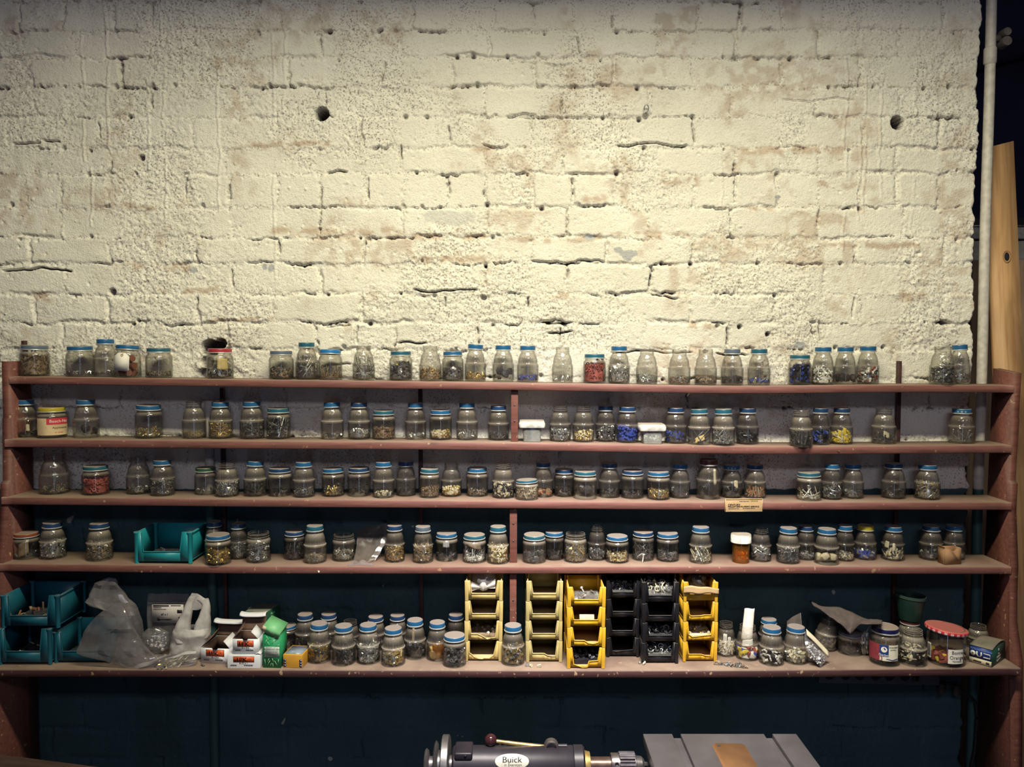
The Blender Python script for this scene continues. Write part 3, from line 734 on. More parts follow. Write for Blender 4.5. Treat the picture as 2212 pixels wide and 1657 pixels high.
TPL['ball'] = pack(cap_lathe([(.001, -.0037), (.0032, -.0022), (.0038, 0), (.0032, .0022), (.001, .0037)], 8))
TPL['disc'] = pack(cap_lathe([(.0060, -.0010), (.0066, 0), (.0060, .0010)], 12))
TPL['tube'] = pack(ring(.0026, .0016, .0065, 8))
TPL['cork'] = pack(cap_lathe([(.0075, -.0075), (.0086, .0075)], 14))
TPL['button'] = pack(cap_lathe([(.0055, -.0012), (.0066, 0), (.0055, .0016)], 14))
def _chip(s): 
    m = MB(); m.box((-s[0], -s[1], -s[2]), s); return m.V[0], m.L[0], m.T[0]
TPL['chip'] = _chip((.005, .0032, .0018)); TPL['stick'] = _chip((.013, .0016, .0012)); TPL['lump'] = pack(cap_lathe([(.004, -.008), (.010, -.005), (.0115, 0), (.009, .006), (.003, .008)], 7))
TPL['nutcap'] = pack(cap_lathe([(.0050, -.008), (.0042, .004), (.0022, .009)], 8))
VOL = dict(screw=1.6e-7, bolt=2.4e-7, nail=2.2e-7, longnail=4.6e-7, tack=.7e-7, washer=1.1e-7, ring=2.0e-7, nut=1.5e-7, ball=2.2e-7, disc=2.8e-7, tube=2.2e-7, cork=4e-6, chip=3e-7, stick=3e-7, lump=4e-6, nutcap=8e-7, button=3e-7)
def rand_rot(n, r, flat=0.0, upright=0.0):
    q = r.normal(size=(n, 4)); q /= np.linalg.norm(q, axis=1)[:,None]
    w_, x, y, z = q.T
    M = np.stack([1-2*(y*y+z*z), 2*(x*y-z*w_), 2*(x*z+y*w_), 2*(x*y+z*w_), 1-2*(x*x+z*z), 2*(y*z-x*w_), 2*(x*z-y*w_), 2*(y*z+x*w_), 1-2*(x*x+y*y)], -1).reshape(n, 3, 3)
    return M
def _clampr(W, rz):
    """keep points inside a round jar whose inner radius is rz(z)"""
    W = W.copy(); W[:,2] = np.minimum(W[:,2], rz[0][-1]); m = np.interp(W[:,2], rz[0], rz[1]); d = np.hypot(W[:,0], W[:,1]); s = np.minimum(1, m/np.maximum(d, 1e-9)); W[:,0] *= s; W[:,1] *= s
    return W
INNER = {'T': T_IN, 'S': S_IN, 'J': J_IN}
def pile_geo(mb, kinds, R, h, r, nmax=150, mis=(0,), core=True, dens=1.0, rz=None):
    """heap of small parts filling the bottom of a round jar of inner radius R to height h, resting on z=0"""
    vol = PI*R*R*h; k0 = kinds[0]
    n = int(np.clip(vol*.55/VOL[k0]*dens, 5, nmax))
    big = k0 in ('cork', 'lump')
    if core and h > .012 and not big:
        V, F = lathe([(.0001, .001), (R*.80, .001), (R*.82, h*.45), (R*.66, h*.78), (R*.3, h*.86), (.0001, h*.84)], 18); V = V + r.uniform(-1, 1, V.shape)*R*.05; V[:,2] = np.maximum(V[:,2], .0008)
        if rz is not None: V = _clampr(V, rz)
        mb.add(V, F, mis[0])
    u = r.rand(n); z = h*np.where(r.rand(n) < .35, .86+.22*(u-.5), u*.95)
    a = r.rand(n)*2*PI; rr = R*np.sqrt(np.where(z > h*.72, r.rand(n), r.uniform(.62, 1, n)))*.97
    hump = 1 + .16*np.sin(a + r.rand()*6) ; z = z*hump
    M = rand_rot(n, r)
    for i in range(n):
        k = kinds[r.randint(len(kinds))]; V, L, T = TPL[k]
        W = V @ M[i].T
        W = W + [rr[i]*math.cos(a[i]), rr[i]*math.sin(a[i]), 0]
        d = np.hypot(W[:,0], W[:,1]); s = np.minimum(1, R/np.maximum(d, 1e-9)); W[:,0] *= s; W[:,1] *= s
        W[:,2] += max(z[i], .0006 - W[:,2].min())
        if rz is not None: W = _clampr(W, rz)
        mb.add(W, (L, T), mis[r.randint(len(mis))])

ORD = 'first second third fourth fifth sixth seventh eighth ninth tenth eleventh twelfth thirteenth fourteenth fifteenth sixteenth seventeenth eighteenth nineteenth twentieth'.split()
def ordinal(i):
    if i <= 20: return ORD[i-1]
    t = {2: 'twenty', 3: 'thirty', 4: 'forty'}[i//10]
    return {2: 'twentieth', 3: 'thirtieth', 4: 'fortieth'}[i//10] if i % 10 == 0 else t + '-' + ORD[i % 10 - 1]
SHN = ['top shelf', 'second shelf', 'third shelf', 'fourth shelf', 'bottom shelf']

# shelf, centre x, base y, width, top y, shape, lid, parts, metals, fill, what it holds, film, shoulder dust, lid tilt
JARS = [
 # ---- top shelf
 (0,76,809,60,746,'S','grey','screw','brown rust',.86,'rusty screws',.25,.5,.03),
 (0,174,811,58,748,'S','blue','nut','dark steel',.14,'few dark nuts',.22,.4,.03),
 (0,230,811,50,733,'T','blue','nut','steel dark',.12,'few shiny nuts',.38,.7,.02),
 (0,276,814,54,746,'S','blue','','',0,'red-brown plugs',.16,.4,-.06),
 (0,344,814,56,752,'S','teal','tack','dark brown',.15,'dark tacks',.26,.5,0),
 (0,476,817,57,753,'S','red','bolt','dark steel',.16,'bolts and yellow paper',.12,.5,0),
 (0,608,820,54,758,'S','grey','ring bolt','dark brown',.38,'dark rings',.20,.5,0),
 (0,663,819,49,740,'T','teal','longnail','dark grey',.46,'long grey nails',.34,.75,0),
 (0,714,821,52,756,'S','bright','nail','brown rust',.12,'few brown nails',.20,.4,.06),
 (0,786,821,49,747,'T','','longnail','grey steel',.36,'grey nails',.14,.35,0),
 (0,866,820,51,759,'S','teal','disc chip','dark grey',.72,'grey discs',.24,.6,0),
 (0,930,822,50,748,'T','','screw','brass brown',.34,'brass screws',.26,.5,0),
 (0,978,822,48,760,'S','blue','bolt','grey dark',.44,'grey bolts',.20,.4,.05),
 (0,1027,823,47,744,'T','blue','screw','brass',.12,'few brass screws',.34,.7,.06),
 (0,1087,823,48,746,'T','blue','lump chip','black dark',.36,'a dark brown lump',.14,.4,0),
 (0,1140,824,48,747,'T','blue','nut ball','dark blue',.18,'dark blue nuts',.28,.6,0),
 (0,1215,826,47,750,'T','','tube','steel',.08,'few silver tubes',.08,.2,0),
 (0,1284,826,50,765,'S','teal','washer','red',.95,'red washers',.14,.4,0),
 (0,1337,827,48,748,'T','blue','bolt','steel',.56,'bright bolts',.16,.5,0),
 (0,1397,829,48,754,'T','','nut','grey steel',.26,'grey nuts',.22,.5,0),
 (0,1467,830,49,755,'T','','washer','brown grey',.20,'brownish washers',.24,.5,0),
 (0,1524,830,49,755,'T','','tack nut','dark brown',.20,'dark tacks',.32,.6,0),
 (0,1581,831,49,754,'T','grey','tack','black dark',.24,'black tacks',.30,.6,0),
 (0,1639,832,49,754,'T','teal','tube','blue steel',.10,'few blue tubes',.26,.5,0),
 (0,1727,828,48,767,'S','teal','chip','black blue',.90,'dark blue chips',.08,.5,0),
 (0,1777,830,48,750,'T','blue','bolt','steel white',.48,'silver bolts',.16,.4,0),
 (0,1825,829,47,750,'T','blue','lump','black',.20,'a black lump',.22,.4,0),
 (0,1874,827,47,748,'T','blue','ball chip','dark red steel white',.50,'red and silver pieces',.16,.4,.02),
 (0,2037,826,53,749,'T','','nut','dark grey steel',.68,'dark shiny nuts',.16,.4,0),
 (0,2070,823,44,745,'T','blue','bolt','steel',.34,'silver bolts behind',.20,.5,.06),
 # ---- second shelf
 (1,57,945,48,863,'T','blue','chip','black',.08,'a pale scrap',.10,.5,0),
 (1,113,947,60,879,'S','yellow','','',0,'an applesauce label',.14,.5,0),
 (1,187,945,53,863,'T','blue','lump chip','black',.26,'black lumps',.18,.5,0),
 (1,322,942,57,874,'S','blue','screw','steel brass',.20,'silver screws',.08,.4,-.04),
 (1,420,947,51,867,'T','','tack','brown',.12,'brown tacks',.20,.6,0),
 (1,477,947,51,868,'T','blue','screw','brass brown',.42,'brass screws',.22,.7,0),
 (1,545,949,53,866,'T','blue','longnail','dark grey',.30,'grey nails',.16,.7,.05),
 (1,602,947,52,881,'S','teal','longnail','dark steel',.62,'stacked steel pins',.08,.5,0),
 (1,718,948,50,868,'T','blue','nut','dark steel',.08,'scattered nuts',.22,.9,.03),
 (1,776,948,50,869,'T','dark','bolt','steel',.20,'shiny bolts',.14,.7,0),
 (1,829,950,51,886,'S','teal','tack','rust brown',.50,'rusty tacks',.16,.6,0),
 (1,898,949,47,870,'T','blue','chip','grey',.04,'dust only',.12,.5,0),
 (1,952,949,50,885,'S','blue','nut chip','brass cream',.30,'brass nuts',.12,.5,0),
 (1,1009,950,48,870,'T','blue','screw','steel grey',.12,'few silver screws',.24,.7,0),
 (1,1077,951,48,876,'T','dark','tack','dark',.20,'dark tacks',.14,.5,0),
 (1,1210,955,48,877,'T','','washer','grey steel',.38,'silver washers',.12,.4,0),
 (1,1260,956,48,877,'T','','screw','brass cream',.24,'pale brass screws',.10,.4,0),
 (1,1308,955,46,876,'T','dark','nut','dark grey',.46,'dark nuts',.08,.3,0),
 (1,1355,956,50,878,'T','dark','ball','blue',.52,'blue beads',.06,.3,0),
 (1,1459,959,50,880,'T','dark','bolt','dark blue',.26,'dark bolts',.16,.3,0),
 (1,1510,962,50,883,'T','teal','longnail','dark',.10,'a pale card slip',.18,.8,.04),
 (1,1562,964,50,883,'T','teal','longnail','grey steel',.20,'silver nails',.18,.9,.03),
 (1,1614,961,50,881,'T','dark','bolt stick','black dark',.30,'a pale ring',.06,.3,0),
 (1,1730,967,49,887,'T','','stick','black dark',.42,'black sticks',.20,.7,0),
 (1,1771,962,43,881,'T','dark','chip','black blue',.40,'dark chips',.06,.2,0),
 (1,1817,961,48,881,'T','dark','stick chip','yellow cream',.36,'yellow slips',.12,.3,0),
 (1,1908,959,52,882,'T','','stick','dark',.14,'a torn cream scrap',.24,.6,0),
 (1,2076,959,55,882,'T','blue','nail','grey',.04,'one white-lettered lid',.20,.4,0),
 # ---- third shelf
 (2,119,1068,62,979,'T','','tack','dark brown',.14,'a dusty layer',.20,.2,0),
 (2,208,1071,57,1003,'S','teal','washer','red',.74,'red rubber washers',.10,.4,0),
 (2,300,1069,51,985,'T','','nut','steel dark',.16,'few bright nuts',.12,.3,0),
 (2,352,1073,52,991,'T','blue','washer','grey dark',.52,'dull grey washers',.22,.4,0),
 (2,445,1070,48,1007,'S','green','chip','grey',.04,'nothing inside',.08,.3,0),
 (2,491,1075,52,998,'T','','screw','steel grey',.44,'silver screws',.12,.7,0),
 (2,552,1074,50,993,'T','blue','stick','black dark',.30,'black strips',.16,.8,-.06),
 (2,605,1074,52,1008,'S','dark','chip','black',.14,'black scraps',.10,.9,0),
 (2,657,1076,49,995,'T','blue','tack','dark grey',.20,'dark tacks',.14,.6,0),
 (2,720,1074,50,1009,'S','blue','screw','brass dark',.34,'dull brass screws',.12,.4,-.03),
 (2,776,1074,51,1007,'S','dark','chip','black',.06,'hardly anything',.10,.4,0),
 (2,829,1077,48,995,'T','blue','nut','dark cream',.10,'few loose nuts',.12,.6,.02),
 (2,877,1073,46,994,'T','dark','tack','black',.14,'black tacks',.14,.2,0),
 (2,928,1077,44,1010,'S','teal','tack','brown rust',.42,'brown tacks',.22,.8,.03),
 (2,975,1074,47,999,'T','','ball','brass cream',.28,'brass balls',.08,.3,0),
 (2,1031,1074,49,1008,'S','blue','tack','dark brown',.20,'dark brown tacks',.10,.5,0),
 (2,1087,1078,49,999,'T','','chip disc','black cream',.46,'black and cream discs',.12,.6,0),
 (2,1138,1080,51,1033,'S','teal','tack','brown cream',.70,'brown dust',.48,.7,.05),
 (2,1174,1075,44,997,'T','dark','chip','copper brown',.16,'orange chips',.14,.3,0),
 (2,1218,1075,46,1011,'S','dark','chip','black',.36,'black chips',.08,.3,0),
 (2,1264,1080,52,1015,'S','teal','lump','brown dark',.50,'brown lumps',.18,.9,.02),
 (2,1316,1077,48,998,'T','dark','chip','black',.18,'black grit',.12,.3,0),
 (2,1366,1078,51,1013,'S','dark','tack','black dark',.20,'black tacks',.12,.4,0),
 (2,1422,1080,51,1016,'S','blue','screw','brass steel',.30,'shiny brass screws',.08,.6,.02),
 (2,1468,1079,46,1000,'T','blue','chip','dark',.32,'dark grit',.16,.3,0),
 (2,1530,1079,54,990,'T','maroon','lump','black dark',.34,'dark lumps, large jar',.16,.3,0),
 (2,1580,1078,47,1002,'T','blue','chip','black dark',.34,'a yellowed label',.10,.3,0),
 (2,1630,1078,49,1001,'T','dark','stick','brown copper',.18,'pinkish sticks',.16,.4,0),
 (2,1747,1082,53,1017,'S','teal','nail','white cream',.035,'white nails',.18,.9,.03),
 (2,1796,1080,45,1000,'T','blue','screw','dark steel',.36,'dark screws',.10,.3,0),
 (2,1841,1080,47,1000,'T','blue','chip','grey dark',.22,'grey lumps',.20,.4,0),
 (2,1929,1079,52,998,'T','dark','chip','dark black',.22,'dark scraps',.18,.3,0),
 (2,2002,1081,53,1001,'T','blue','screw','steel brown',.55,'tangled silver screws',.12,.4,0),
 # ---- fourth shelf
 (3,58,1210,55,1146,'S','copper','chip','dark',.12,'a brown leaf',.08,.4,0),
 (3,115,1210,55,1124,'T','dark','disc chip','grey steel',.54,'silver chunks',.10,.7,.03),
 (3,216,1214,55,1126,'T','dark','ring washer','brown grey',.60,'brownish rings',.20,.9,-.04),
 (3,465,1212,44,1123,'T','dark','nut','dark',.40,'dark nuts, behind',.12,.4,0),
 (3,471,1221,55,1150,'S','blue','nut','brass',.64,'brass nuts',.12,.7,0),
 (3,516,1210,45,1127,'T','dark','ring','dark grey',.40,'dull rings, behind',.14,.3,0),
 (3,559,1217,53,1146,'S','','nut','grey steel',.84,'grey nuts',.12,.6,0),
 (3,637,1211,46,1143,'S','dark','stick','black dark',.60,'black strips',.08,.3,0),
 (3,681,1219,50,1131,'T','teal','tack','brown grey',.16,'thick dust',.34,.95,0),
 (3,743,1214,51,1150,'S','','tack','grey brown steel',.40,'grey tacks',.12,.4,0),
 (3,853,1216,45,1131,'T','dark','screw','brass brown',.40,'old brass screws',.10,.5,0),
 (3,914,1218,46,1133,'T','grey','screw','brown steel brass',.58,'mixed screws',.12,.4,0),
 (3,965,1214,50,1147,'S','blue','chip','black dark',.20,'a grey paper slip',.08,.6,0),
 (3,1025,1218,52,1150,'S','teal','nail','white steel',.26,'white nails',.10,.7,0),
 (3,1076,1220,48,1133,'T','teal','screw bolt','cream brass',.56,'greenish bolts',.16,.8,0),
 (3,1154,1218,52,1150,'S','teal','nut','dark grey',.46,'dark grey nuts',.30,.5,.03),
 (3,1197,1212,44,1145,'S','blue','chip','black',.30,'black scraps, behind',.08,.3,0),
 (3,1243,1217,50,1148,'S','','screw','grey brass',.52,'grey screws',.26,.6,0),
 (3,1289,1212,42,1133,'T','','tack','dark grey',.30,'dark tacks',.10,.2,0),
 (3,1333,1218,51,1153,'S','blue','screw','brass cream',.30,'yellow brass screws',.06,.4,0),
 (3,1389,1213,49,1144,'S','dark','longnail','dark grey',.40,'dark nails',.12,.3,0),
 (3,1442,1215,50,1147,'S','blue','nut','dark grey',.36,'dull nuts',.08,.4,.02),
 (3,1513,1219,50,1134,'T','blue','nail','steel cream',.14,'few thin nails',.08,.5,0),
 (3,1643,1215,46,1138,'T','','bolt','grey steel',.40,'silver bolts',.08,.3,0),
 (3,1702,1218,50,1136,'T','blue','ring','dark grey',.44,'dark rings',.16,.7,.02),
 (3,1740,1213,42,1133,'T','dark','tack','grey',.10,'few tacks, behind',.10,.3,0),
 (3,1785,1219,52,1138,'T','blue','lump','brown cream',.24,'a tan lump',.10,.6,.02),
 (3,1824,1215,42,1132,'T','blue','tack','cream grey',.18,'few pale tacks',.08,.3,0),
 (3,1868,1213,48,1131,'T','yellow','chip','blue steel',.24,'blue plastic scraps',.18,.3,0),
 (3,1928,1213,49,1133,'T','blue','stick','cream dark',.24,'cream sticks',.08,.3,0),
 (3,2010,1212,50,1132,'T','dark','chip','dark',.20,'dark scraps',.14,.3,0),
 (3,2059,1211,46,1132,'T','blue','tack','steel',.10,'few bright tacks',.10,.3,0),
 # ---- bottom shelf
 (4,622,1404,44,1345,'S','blue','chip','black',.20,'hidden scraps, behind green carton',.08,.3,0),
 (4,660,1407,46,1321,'T','dark','chip','black',.30,'black scraps, back row',.08,.6,0),
 (4,711,1406,46,1320,'T','dark','chip','black dark',.30,'black grit, back row',.08,.5,0),
 (4,690,1435,50,1340,'T','blue','screw','brass dark',.46,'brass screws',.10,.7,.05),
 (4,757,1408,44,1336,'T','','nut','dark',.30,'dark nuts, back row',.08,.3,0),
 (4,743,1440,51,1345,'T','blue','chip stick','black dark',.46,'black scraps',.12,.7,0),
 (4,796,1437,50,1343,'T','blue','tube','steel grey',.58,'silver tubes',.08,.8,0),
 (4,812,1408,46,1326,'T','dark','chip','black',.30,'black chips, back row',.08,.5,0),
 (4,850,1442,51,1350,'T','blue','tube nut','steel brass',.40,'shiny sleeves',.10,.9,0),
 (4,859,1407,45,1323,'T','dark','chip','black',.30,'grit, back row',.08,.5,0),
 (4,897,1426,48,1333,'T','blue','chip','black dark',.44,'dark chips',.10,.6,0),
 (4,945,1430,47,1338,'T','blue','lump','brass cork',.40,'an amber packet',.10,.5,0),
 (4,982,1443,50,1365,'S','blue','nut','dark grey',.76,'dark heavy nuts',.10,.5,0),
 (4,985,1408,44,1322,'T','dark','chip','black',.30,'darkness, back row',.06,.3,0),
 (4,1108,1440,50,1344,'T','blue','tube screw','brass steel dark',.58,'screws and sleeves',.10,.6,0),
 (4,1568,1420,42,1340,'T','','stick','white cream',.40,'white paper rolls',.10,.3,0),
 (4,1614,1429,50,1345,'T','','nutcap','white blue red yellow',.36,'coloured wire caps',.10,.3,0),
 (4,1660,1407,46,1332,'T','blue','chip','black',.30,'black chips',.08,.4,0),
 (4,1666,1440,52,1348,'T','blue','chip tube','black white',.34,'black and white bits',.12,.6,0),
 (4,1718,1437,51,1347,'T','blue','disc bolt','steel cream',.30,'clear discs',.08,.4,.02),
 (4,1781,1410,49,1336,'T','','chip','dark brown',.40,'tilted, very dusty',.40,.8,0),
 (4,1836,1418,53,1357,'S','grey','chip','black dark',.40,'dusty dark scraps',.20,.9,.04),
 (4,1910,1441,60,1345,'S','navy','chip','black',.14,'baby-food label',.08,.4,.02),
 (4,1964,1412,54,1331,'T','maroon','chip','black',.40,'dark chips',.12,.6,0),
 (4,1971,1442,55,1353,'T','','button','black cream',.70,'black and white buttons',.12,.8,0),
 (4,2042,1442,75,1345,'J','gingham','nutcap','red red red yellow',.32,'red wire caps',.08,.2,.10),
 (4,2112,1406,48,1345,'T','','chip','black',.20,'almost nothing',.10,.5,0),
]

def gingham():
    m, t, out = nt('gingham_lid_paint'); b = N(t, 'BsdfPrincipled'); lk(t, b.outputs[0], out.inputs[0])
    tc = N(t, 'TexCoord'); s = N(t, 'SeparateXYZ'); lk(t, tc.outputs['Object'], s.inputs[0])
    an = math_(t, 'ARCTAN2', s.outputs[1], s.outputs[0])
    st = math_(t, 'GREATER_THAN', math_(t, 'SINE', math_(t, 'MULTIPLY', an, 22.0)), 0.0)
    ch = math_(t, 'GREATER_THAN', s.outputs[2], .55)
    c1 = mixc(t, st, (.62, .06, .08), (.85, .62, .62)); c2 = mixc(t, st, (.42, .01, .03), (.62, .06, .08))
    c = mixc(t, ch, c1, c2)
    g = N(t, 'NewGeometry'); sn = N(t, 'SeparateXYZ'); lk(t, g.outputs['True Normal'], sn.inputs[0])
    up = N(t, 'MapRange', i_1=.4, i_2=.9, i_3=0, i_4=1); lk(t, sn.outputs[2], up.inputs[0])
    c = mixc(t, up.outputs[0], c, (.45, .14, .12)); lk(t, c, b.inputs['Base Color']); b.inputs['Roughness'].default_value = .45
    return m
M_GING = gingham(); mb = MB()
V, F = lathe([(.90, .05), (1.0, .0), (1.03, .10), (1.03, .72), (1.01, .88), (.97, .97), (.93, 1.0), (.88, .97), (.0001, .95)], 64); mb.add(V, F)
LM['gingham'] = mb.mesh('twist_lid', [M_GING], smooth=35)

# ---- place every jar on its shelf
recs = []
for row in JARS:
    k, xc, base, wd, top, shape, lid, kinds, mets, fill, what, film, sdust, tilt = row
    x0 = P(xc, base, YF[k]+.03)[0]; z = float(shelf_z(k, x0))
    r = wd/2*1.95/F_PX
    p = onz(xc, base, z); y = p[1] + r*.86
    over = .016 if (what in ('black sticks', 'brown dust')) else .002
    y = min(max(y, YF[k] + r*.93 - over), -.017 - r)
    if wd > 74: y = max(y, YF[k]+r*.95)
    recs.append(dict(row=row, k=k, xc=xc, r=r, y=y, base=base, what=what, shape=shape))
for it in range(60):                                    # nudge neighbours apart in depth
    for i, a in enumerate(recs):
        for b_ in recs[i+1:]:
            if a['k'] != b_['k']: continue
            xa = (a['xc']-CX)*1.97/F_PX; xb = (b_['xc']-CX)*1.97/F_PX
            need = a['r']+b_['r']+.0016
            dx = xa-xb
            if abs(dx) >= need: continue
            dy = a['y']-b_['y']
            if dx*dx+dy*dy >= need*need: continue
            want = math.sqrt(need*need-dx*dx); gap = (want-abs(dy))*.5
            s = 1 if (dy > 0 or (dy == 0 and a['base'] < b_['base'])) else -1
            if abs(dy) < .004: s = 1 if a['base'] < b_['base'] else -1
            lim = lambda q: (YF[q['k']]+q['r']*.93-(.016 if q['what'] in ('black sticks', 'brown dust') else .004), -.013-q['r'])
            for q, sg in ((a, s), (b_, -s)):
                lo, hi = lim(q); q['y'] = min(max(q['y']+sg*gap, lo), max(hi, lo))
            d = math.hypot(dx, a['y']-b_['y'])
            if d < need:                                 # no depth left: share the rest sideways / in size
                push = min((need-d)*.5, .0006)/1.97*F_PX
                a['xc'] += push*(1 if dx > 0 else -1)*.6; b_['xc'] -= push*(1 if dx > 0 else -1)*.6
                a['r'] *= .999; b_['r'] *= .999
order = {k: sorted([q for q in recs if q['k'] == k], key=lambda q: q['xc']) for k in range(5)}
JAR = {}
TALL = {'T': 'tall', 'S': 'squat', 'J': 'wide'}
PILE_NAME = dict(screw='screw_heap', bolt='bolt_heap', nail='nail_heap', longnail='nail_heap', tack='tack_heap', washer='washer_heap', ring='ring_heap', nut='nut_heap', ball='bead_heap', disc='disc_heap', tube='tube_heap', chip='scrap_heap', stick='stick_heap', lump='lump_heap', nutcap='wire_cap_heap', button='button_heap')
LIDWORD = dict(blue='blue', teal='teal', dark='dark blue', grey='grey-blue', red='red', yellow='yellow', green='dark green', copper='copper', bright='bright blue', maroon='dark red', navy='navy', gingham='red gingham')
for k in range(5):
    for i, q in enumerate(order[k]):
        row = q['row']; _, xc0, base, wd, top, shape, lid, kinds, mets, fill, what, film, sdust, tilt = row
        y, r = q['y'], q['r']
        x = P(q['xc'], base, y)[0]; z = float(shelf_z(k, x))
        yt = y + (r*.65 if k >= 2 else (r*.3 if k == 1 else -r*.3))
        H = P(xc0, top, yt)[2] - z
        pos = f'{ordinal(i+1)} from left on {SHN[k]}'
        head = f'{TALL[shape]} {"open " if not lid else ""}glass jar'
        lab = f'{head}{" with " + LIDWORD[lid] + " lid" if lid else ""}, {what}, {pos}'
        if len(lab.split()) > 16: lab = f'{TALL[shape]} {"open " if not lid else ""}jar{", " + LIDWORD[lid] + " lid" if lid else ""}, {what}, {pos}'
        rz = rs.rand()*6.28
        leanx = .15 if what.startswith('tilted') else 0
        root = thing('glass_jar', lab, 'jar', (x, y, z+(.002 if leanx else .0003)), (0, leanx, 0), f'glass jars on the {SHN[k]}')
        if leanx: root.location.z += r*math.sin(leanx)
        gb = link('jar_glass', JM[shape], root, scale=(r, r, H*(.985 if lid else 1)), rot=(0, 0, rz))
        gb.color = (film*.16, sdust*.65, 0, 1)
        if lid:
            z0, z1, lr = LIDGEO[shape]
            lo = link('lid', LM[lid], root, loc=(0, 0, H*z0), rot=(tilt*.4, tilt, rz), scale=(r*lr, r*lr, H*(z1-z0)))
            lo['label'] = f'{LIDWORD[lid]} metal screw lid'
        JAR[(k, xc0)] = (root, x, y, z, r, H, pos)
        if kinds:
            rr = np.random.RandomState(int(xc0)*7+k)
            ks = kinds.split(); ms = mets.split(); um = list(dict.fromkeys(ms)); mis = [um.index(m_) for m_ in ms]
            Rin = r*.915; z0b = H*(.034 if shape == 'T' else .042)+.0006; body = H*(.50 if shape == 'T' else .66)
            hh = max(.004, fill*(H*.72 if shape == 'T' else H*.70))
            if shape == 'T' and hh > H*.47: Rin = r*.86
            ip = np.array(INNER[shape][::-1]); off = z0b+.0004; hs = H*(.985 if lid else 1)
            zz_ = np.linspace(ip[0,1]*hs, hs*.93, 60); rzp = (zz_-off, np.interp(zz_, ip[:,1]*hs, ip[:,0]*r)*.972)
            pb = MB(); pile_geo(pb, ks, Rin, min(hh, H*.70), rr, 150, mis, rz=rzp)
            nm = PILE_NAME[ks[0]]
            po = obj(nm, pb, [CM[m_] for m_ in um], None, 40, loc=(x, y, z+z0b+.0004))
            if leanx: po.location = (x, y, z+z0b+.003+r*math.sin(leanx)); po.rotation_euler = (0, leanx, 0)
            word = nm.replace('_heap', '').replace('_', ' ')
            tag(po, f'{" and ".join(um[:2])} {word} heap inside the {"open " if not lid else ""}jar {pos}', 'hardware', 'hardware kept in the jars', 'stuff')

# ================================================================== particular jar contents, labels and tags
M_PAPER = pm('aged_paper', (.62, .55, .40), .75, 0, .12, 30)
M_WPAPER = pm('white_paper', (.74, .71, .66), .7, 0, .08, 30)
M_CARD = pm('tan_card', (.50, .34, .18), .75, 0, .12, 40)
M_INK = pm('dark_ink', (.035, .028, .035), .6, 0, .1, 40)
M_WINK = pm('pale_ink', (.75, .72, .66), .6, 0, .1, 40)
M_YPAPER = pm('yellow_paper', (.66, .50, .22), .75, 0, .18, 60)
M_GLABEL = pm('grey_label', (.30, .30, .34), .75, 0, .1, 40)

def slip(name, jar, wd, ht, z, ang, mat, label, cat='paper', tilt=0.0, lean=.25, flip=1):
    """a bit of paper or card standing inside a jar near its wall"""
    root, x, y, zz, r, H, pos = jar
    R = r*.80; ang = ang - math.atan2(x, y-CAM[1])*.8
    def fn(u, v):
        a = ang + (u-.5)*wd/R; q = R*(1 - lean*v*.5)
        return (q*math.sin(a), -q*math.cos(a), z*H + .003 + v*ht + (u-.5)*tilt + .0006*math.sin(7*u+5*v))
    V, F = grid_sheet(fn, 10, 6); mb = MB(); mb.add(V, F)
    o = obj(name, mb, mat, None, 60, loc=(x, y, zz))
    m = o.modifiers.new('thickness', 'SOLIDIFY'); m.thickness = .0006
    return tag(o, f'{label} inside the jar {pos}', cat)
J = JAR
slip('paper_scrap', J[(0,476)], .030, .028, .26, .35, M_YPAPER, 'crumpled yellow paper')
slip('paper_scrap', J[(1,57)], .008, .017, .14, .30, M_PAPER, 'small pale paper scrap')
slip('card_slip', J[(1,510)] if (1,510) in J else J[(1,1510)], .026, .014, .06, .05, M_YPAPER, 'pale yellow card slip', 'card', .010)
slip('paper_scrap', J[(1,1908)], .016, .014, .16, .25, M_PAPER, 'torn cream scrap', 'paper', -.006)
slip('yellow_slip', J[(1,1817)], .009, .030, .10, .35, M_YEL, 'long yellow slip', 'slip')
slip('yellow_slip', J[(1,1817)], .007, .026, .08, -.30, M_YEL, 'short yellow slip', 'slip')
slip('paper_label', J[(2,1580)], .012, .024, .22, .55, M_PAPER, 'yellowed label', 'label')
slip('paper_label', J[(2,1530)], .009, .040, .34, .70, M_PAPER, 'long yellowed label', 'label')
slip('dry_leaf', J[(3,58)], .028, .034, .10, -.25, M_BROWN, 'broad brown leaf', 'leaf', .012)
slip('paper_slip', J[(3,965)], .017, .018, .48, -.05, M_GLABEL, 'grey paper slip', 'paper')
slip('card_slip', J[(3,1025)], .036, .018, .50, .05, M_BROWN, 'tan card piece', 'card', -.010)
slip('card_slip', J[(3,1928)], .007, .030, .14, .02, M_PAPER, 'upright cream slip', 'card')
slip('card_slip', J[(3,1928)], .014, .016, .34, -.85, M_PAPER, 'broad cream slip', 'card')
slip('card_slip', J[(4,897)], .006, .036, .44, -.20, M_BROWN, 'narrow brown strip', 'card')
slip('amber_packet', J[(4,945)], .034, .034, .12, .10, AMBER, 'amber plastic packet', 'packet', .01)
slip('paper_roll', J[(4,1568)], .011, .046, .10, -.20, M_WPAPER, 'tall white paper roll', 'paper')
slip('paper_roll', J[(4,1568)], .009, .040, .08, .45, M_WPAPER, 'shorter white paper roll', 'paper')
slip('paper_scrap', J[(4,1614)], .030, .016, .40, -.05, M_WPAPER, 'crumpled white paper', 'paper', .006)
slip('yellow_scrap', J[(0,866)], .016, .013, .36, -.5, M_YEL, 'yellow plastic scrap', 'scrap', .003)
